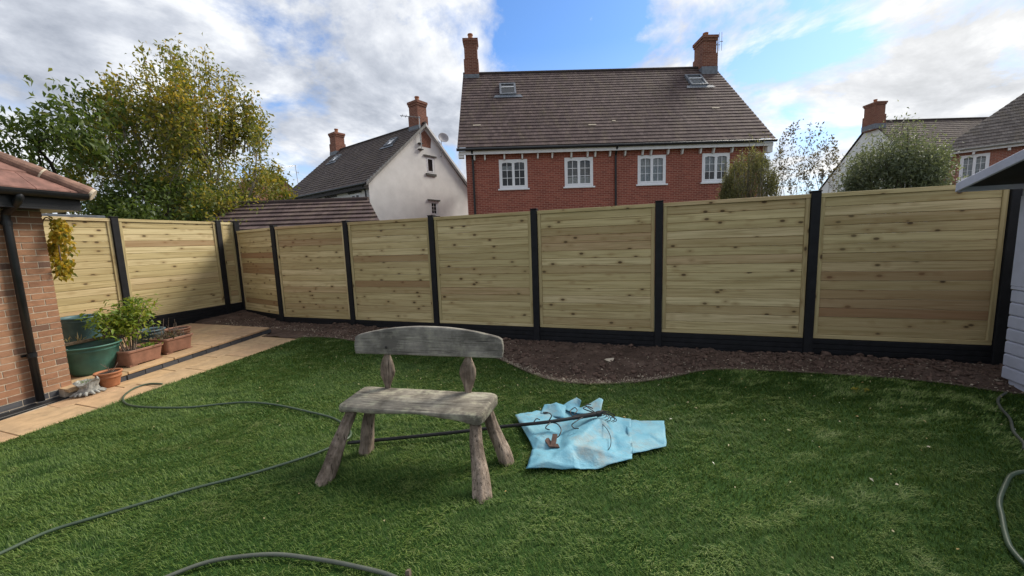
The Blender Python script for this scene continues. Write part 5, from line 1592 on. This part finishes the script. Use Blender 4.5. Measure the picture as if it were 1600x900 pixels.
def sheet_piece(name, pts, outline, parent, sub=3, amp=.010, mat='blue_sheet', seed=0.0):
    keys = list(pts)
    co = [Vector(pts[k][:2]) for k in keys]
    ol = [keys.index(k) for k in outline]
    ed = [(ol[i], ol[(i + 1) % len(ol)]) for i in range(len(ol))]
    r_ = delaunay_2d_cdt(co, ed, [ol], 1, 1e-5)
    vs, fs, orig = r_[0], r_[2], r_[3]
    V = []
    for v_, og in zip(vs, orig):
        V.append((v_.x, v_.y, pts[keys[og[0]]][2] if og else .04))
    me = bpy.data.meshes.new(name); me.from_pydata(V, [], [tuple(f) for f in fs]); me.update()
    import bmesh
    bm = bmesh.new(); bm.from_mesh(me)
    for s in range(sub):
        bmesh.ops.subdivide_edges(bm, edges=bm.edges[:], cuts=1, use_grid_fill=True)
        if s < 1: bmesh.ops.smooth_vert(bm, verts=[v for v in bm.verts if not v.is_boundary], factor=.35, use_axis_x=False, use_axis_y=False, use_axis_z=True)
    for v in bm.verts:
        x, y = v.co.x, v.co.y
        a_ = x * .8 + y * .6; c_ = -x * .6 + y * .8
        v.co.z += amp * (.8 * nz3(x, y, seed, 5) + 1.1 * (1 - abs(nz3(a_ * 1.0, c_ * 2.0, seed + 4, 4)) * 2.6) + .35 * (.5 - abs(nz3(a_ * 2.2, c_ * .9, seed + 7, 8)) * 2) + .15 * nz3(x, y, seed + 9, 26))
        v.co.x += .008 * nz3(x, y, seed + 2, 9); v.co.y += .008 * nz3(x, y, seed + 6, 9)
        v.co.z = max(v.co.z, .026)
    bmesh.ops.recalc_face_normals(bm, faces=bm.faces[:])
    bm.to_mesh(me); bm.free()
    me.materials.append(MATS[mat])
    me.polygons.foreach_set('use_smooth', [True] * len(me.polygons))
    o = link(name, me, parent)
    so = o.modifiers.new('solid', 'SOLIDIFY'); so.thickness = .0015
    return o
SHT = thing('plastic_sheet', 'crumpled pale blue plastic sheet lying on the lawn beside the bench', 'plastic sheet', (0, 0, 0))
sheet_piece('main_sheet', SP, ['A', 'B', 'C', 'D', 'E', 'F', 'G', 'K', 'L', 'M', 'X3', 'P', 'S', 'U', 'V'], SHT, amp=.014)
S2 = dict(G=(-.12, 2.985, .030), H=(.169, 3.178, .030), I=(.176, 3.22, .045), J=(.175, 3.637, .034), K=(-.16, 3.56, .040), Q=(.02, 3.35, .038), T=(-.13, 3.25, .042))
sheet_piece('lower_fold', S2, ['G', 'H', 'I', 'J', 'K', 'T'], SHT, amp=.009, seed=3.0)
S3 = dict(a=(-.80, 3.62, .055), b=(-.60, 3.50, .075), c=(-.40, 3.52, .085), d=(-.385, 3.74, .135), e=(-.43, 3.79, .14), f=(-.53, 3.70, .10), g=(-.62, 3.68, .06), h=(-.60, 3.74, .11), i=(-.655, 3.78, .12), j=(-.74, 3.70, .09))
sheet_piece('raised_flap', S3, ['a', 'b', 'c', 'd', 'e', 'f', 'g', 'h', 'i', 'j'], SHT, amp=.010, seed=6.0)
S4 = dict(a=(-.96, 3.46, .06), b=(-.70, 3.38, .07), c=(-.74, 3.62, .09), d=(-.83, 3.60, .12), e=(-.94, 3.56, .115))
sheet_piece('raised_flap', S4, ['a', 'b', 'c', 'd', 'e'], SHT, amp=.008, seed=8.0)

# ------------------------------------------------------------------ hanging-feeder pole and rusty piece on the sheet
PL = thing('feeder_pole', 'long black metal feeder pole with curled hooks lying across the blue sheet', 'garden pole', (0, 0, 0))
b = MB(); b.tube(smooth_path([(-2.44, 2.51, .045), (-1.66, 2.87, .06), (-1.18, 3.08, .085), (-.80, 3.13, .15), (-.40, 3.36, .165)], 6), .0155, 10); b.build('pole', 'iron_black', PL, smooth=True)
b = MB(); b.tube([(-.60, 3.245, .16), (-.39, 3.365, .168)], .021, 10); b.tube([(-.405, 3.356, .165), (-.37, 3.376, .169)], .027, 12); b.build('sleeve', 'iron_black', PL, smooth=False)
hooks = [
    [(-.79, 3.135, .165), (-.777, 3.172, .19), (-.80, 3.18, .21), (-.835, 3.159, .21), (-.853, 3.19, .205), (-.817, 3.211, .20)],
    [(-.79, 3.13, .15), (-.719, 3.136, .14), (-.673, 3.083, .12), (-.675, 3.021, .10), (-.69, 2.997, .09)],
    [(-.77, 3.14, .15), (-.795, 3.074, .145), (-.80, 3.05, .13), (-.763, 3.043, .125)],
    [(-.50, 3.30, .165), (-.574, 3.17, .155), (-.59, 3.14, .14), (-.565, 3.113, .13), (-.528, 3.123, .13)],
    [(-.60, 3.25, .165), (-.64, 3.33, .175), (-.61, 3.39, .19), (-.58, 3.36, .18), (-.60, 3.30, .17)],
    [(-.93, 3.11, .13), (-.915, 3.16, .15), (-.88, 3.155, .15)],
    [(-.40, 3.36, .17), (-.52, 3.345, .21), (-.49, 3.39, .215), (-.44, 3.37, .21)],
    [(-.40, 3.36, .17), (-.50, 3.36, .235), (-.46, 3.40, .235)],
]
for h in hooks:
    b = MB(); b.tube(smooth_path(h, 5), .0050, 6); b.build('hook', 'iron_black', PL, smooth=True)
for k in range(9):
    an = R(-30 + 13 * k + rnd.uniform(-6, 6)); l = rnd.uniform(.07, .16)
    b = MB(); e = Vector((-.385 + l * math.cos(an), 3.365 + l * math.sin(an) * .8, .165 - rnd.uniform(.0, .05)))
    b.tube(smooth_path([(-.385, 3.365, .17), ((-.385 + e.x) / 2, (3.365 + e.y) / 2, .185), tuple(e), (e.x - .03, e.y - .03, e.z - .012)], 4), .0035, 5); b.build('prong', 'iron_black', PL)
b = MB(); b.tube(smooth_path([(-.36, 3.30, .12), (-.30, 3.20, .115), (-.262, 3.10, .10), (-.255, 2.98, .082), (-.29, 2.905, .075), (-.356, 2.885, .075)], 6), .003, 5); b.build('ring', 'iron_black', PL)
RU = thing('rusty_bracket', 'rusty brown bent metal bracket lying on the blue sheet', 'bracket', (0, 0, 0))
b = MB()
b.hexa([(-.80, 2.985, .062), (-.735, 2.885, .062), (-.70, 2.905, .066), (-.765, 3.005, .066), (-.80, 2.985, .070), (-.735, 2.885, .070), (-.70, 2.905, .074), (-.765, 3.005, .074)])
b.hexa([(-.735, 2.878, .060), (-.645, 2.885, .060), (-.668, 2.925, .066), (-.715, 2.915, .066), (-.735, 2.878, .071), (-.645, 2.885, .071), (-.668, 2.925, .076), (-.715, 2.915, .076)])
b.build('strap', 'rust_brown', RU)
b = MB(); b.hexa([(-.725, 2.898, .062), (-.685, 2.903, .062), (-.690, 3.015, .10), (-.73, 3.01, .10), (-.725, 2.898, .073), (-.685, 2.903, .073), (-.690, 3.015, .112), (-.73, 3.01, .112)]); b.build('tongue', 'rust_brown', RU)

# ------------------------------------------------------------------ hoses
def hose(label, pts, r, mat, group='garden hoses'):
    P = []
    for x, y in pts:
        on_path = x < float(path_x(y)) - .01
        P.append((x, y, (path_z(y) + r + .002) if on_path else zg(x, y) + .026))
    b = MB(); b.tube(smooth_path(P, 6), r, 10)
    o = b.build('garden_hose', mat, None, smooth=True)
    return tag(o, label, 'hose', group)
HA = [(-5.95, 3.07), (-6.14, 3.02), (-6.15, 2.88), (-5.93, 2.66), (-5.55, 2.52), (-5.20, 2.54), (-4.75, 2.66), (-4.48, 2.82), (-4.22, 2.94), (-3.86, 2.98), (-3.38, 2.95), (-2.98, 2.90), (-2.70, 2.78), (-2.55, 2.67), (-2.53, 2.54), (-2.60, 2.34), (-2.72, 2.15), (-2.90, 1.92), (-3.12, 1.69), (-3.30, 1.46), (-3.44, 1.28), (-3.54, 1.14), (-3.56, 1.01), (-3.55, .80), (-3.4, .4)]
hose('thin green hose looping from the patio step round the bench leg', HA, .0108, 'hose_green')
hose('grey green hose arching along the bottom edge of the lawn', [(-2.48, 1.0), (-2.39, 1.15), (-2.30, 1.26), (-2.17, 1.34), (-1.97, 1.42), (-1.73, 1.46), (-1.49, 1.485), (-1.22, 1.49), (-1.0, 1.42), (-.8, 1.25)], .0112, 'hose_grey')
hose('green hose curving in from the lawn edge below the summerhouse', [(2.95, 3.72), (2.62, 3.56), (2.41, 3.45), (2.25, 3.27), (2.09, 3.06), (2.0, 2.90), (1.90, 2.72), (1.84, 2.58), (1.83, 2.42), (1.9, 2.1)], .0130, 'hose_green')
hose('thin hose end trailing out of the soil beside the summerhouse', [(2.75, 3.88), (2.82, 3.99), (2.90, 4.20), (3.06, 4.48), (3.17, 4.75), (3.30, 4.98), (3.5, 5.2)], .0105, 'hose_grey')

# ------------------------------------------------------------------ small things on the lawn
pg = thing('wooden_peg', 'short pinkish wooden peg sticking out of the turf near the grey hose', 'peg', (-1.165, 1.53, 0))
b = MB(); b.hexa([(-.014, -.012, -.02), (.016, -.012, -.02), (.014, .014, -.02), (-.014, .012, -.02), (-.012, -.008, .045), (.012, -.01, .055), (.010, .010, .050), (-.010, .010, .042)]); b.build('stake', 'bench_leg', pg)
sg = thing('leaf_sprig', 'yellow green leaf sprig lying on the turf by the soil bed', 'leaf', (2.16, 4.88, .035))
n_ = 16
P = np.stack([rng.uniform(-.08, .08, n_), rng.uniform(-.04, .04, n_), rng.uniform(0, .02, n_)], 1)
leaf_mesh('leaves', 'leaf_yellow', P, rng.normal(0, .4, (n_, 3)) * [1, 1, .1] + [.8, .3, .1], np.tile([[0, 0, 1.0]], (n_, 1)), .08 * rng.uniform(.6, 1.2, n_), np.full(n_, .02), rng.random(n_) * .4, sg)
n_ = 330
X = rng.uniform(-6, 4, n_); Y = 5.4 - np.abs(rng.normal(0, 1.5, n_)); k = (Y < bed_y(X) - .03) & (Y > .9) & (X > path_x(Y) + .05)
X, Y = X[k], Y[k]; n_ = len(X)
P = np.stack([X, Y, np.array([zg(a, c) for a, c in zip(X, Y)]) + .036], 1)
D = rng.normal(0, 1, (n_, 3)) * [1, 1, .15]
tag(leaf_mesh('fallen_leaves', 'leaf_fallen', P, D, rng.normal(0, .3, (n_, 3)) + [0, 0, 1], rng.uniform(.010, .034, n_), rng.uniform(.007, .018, n_), rng.random(n_)), 'tiny dry leaves and chips scattered over the turf', 'leaves', kind='stuff')
for (x, y, a, L, lab, mt) in ((-.52, 5.25, 40, .15, 'pale curled dry leaf on the soil in the middle of the bed', 'mortar_pale'), (3.0, 5.72, 75, .12, 'orange brown bark flake on the soil beside the summerhouse', 'terracotta'), (1.16, 3.72, 25, .045, 'single small orange leaf lying out on the open turf', 'leaf_yellow')):
    z = soil_z(x, y) + .02 if y > float(bed_y(x)) else .042
    b = MB()
    for i in range(5):
        u0, u1 = i / 5, (i + 1) / 5
        w0, w1 = .32 * math.sin(math.pi * (u0 * .9 + .05)), .32 * math.sin(math.pi * (u1 * .9 + .05))
        c0, c1 = .25 * (u0 - .5) ** 2, .25 * (u1 - .5) ** 2
        b.quad([(u0 * L, -w0 * L, c0 * L * 2), (u1 * L, -w1 * L, c1 * L * 2), (u1 * L, 0, c1 * L * 2 - .04 * L), (u0 * L, 0, c0 * L * 2 - .04 * L)])
        b.quad([(u0 * L, 0, c0 * L * 2 - .04 * L), (u1 * L, 0, c1 * L * 2 - .04 * L), (u1 * L, w1 * L, c1 * L * 2), (u0 * L, w0 * L, c0 * L * 2)])
    o = b.build('fallen_leaf', mt); o.location = (x, y, z); o.rotation_euler = (R(12), 0, R(a))
    tag(o, lab, 'leaf')
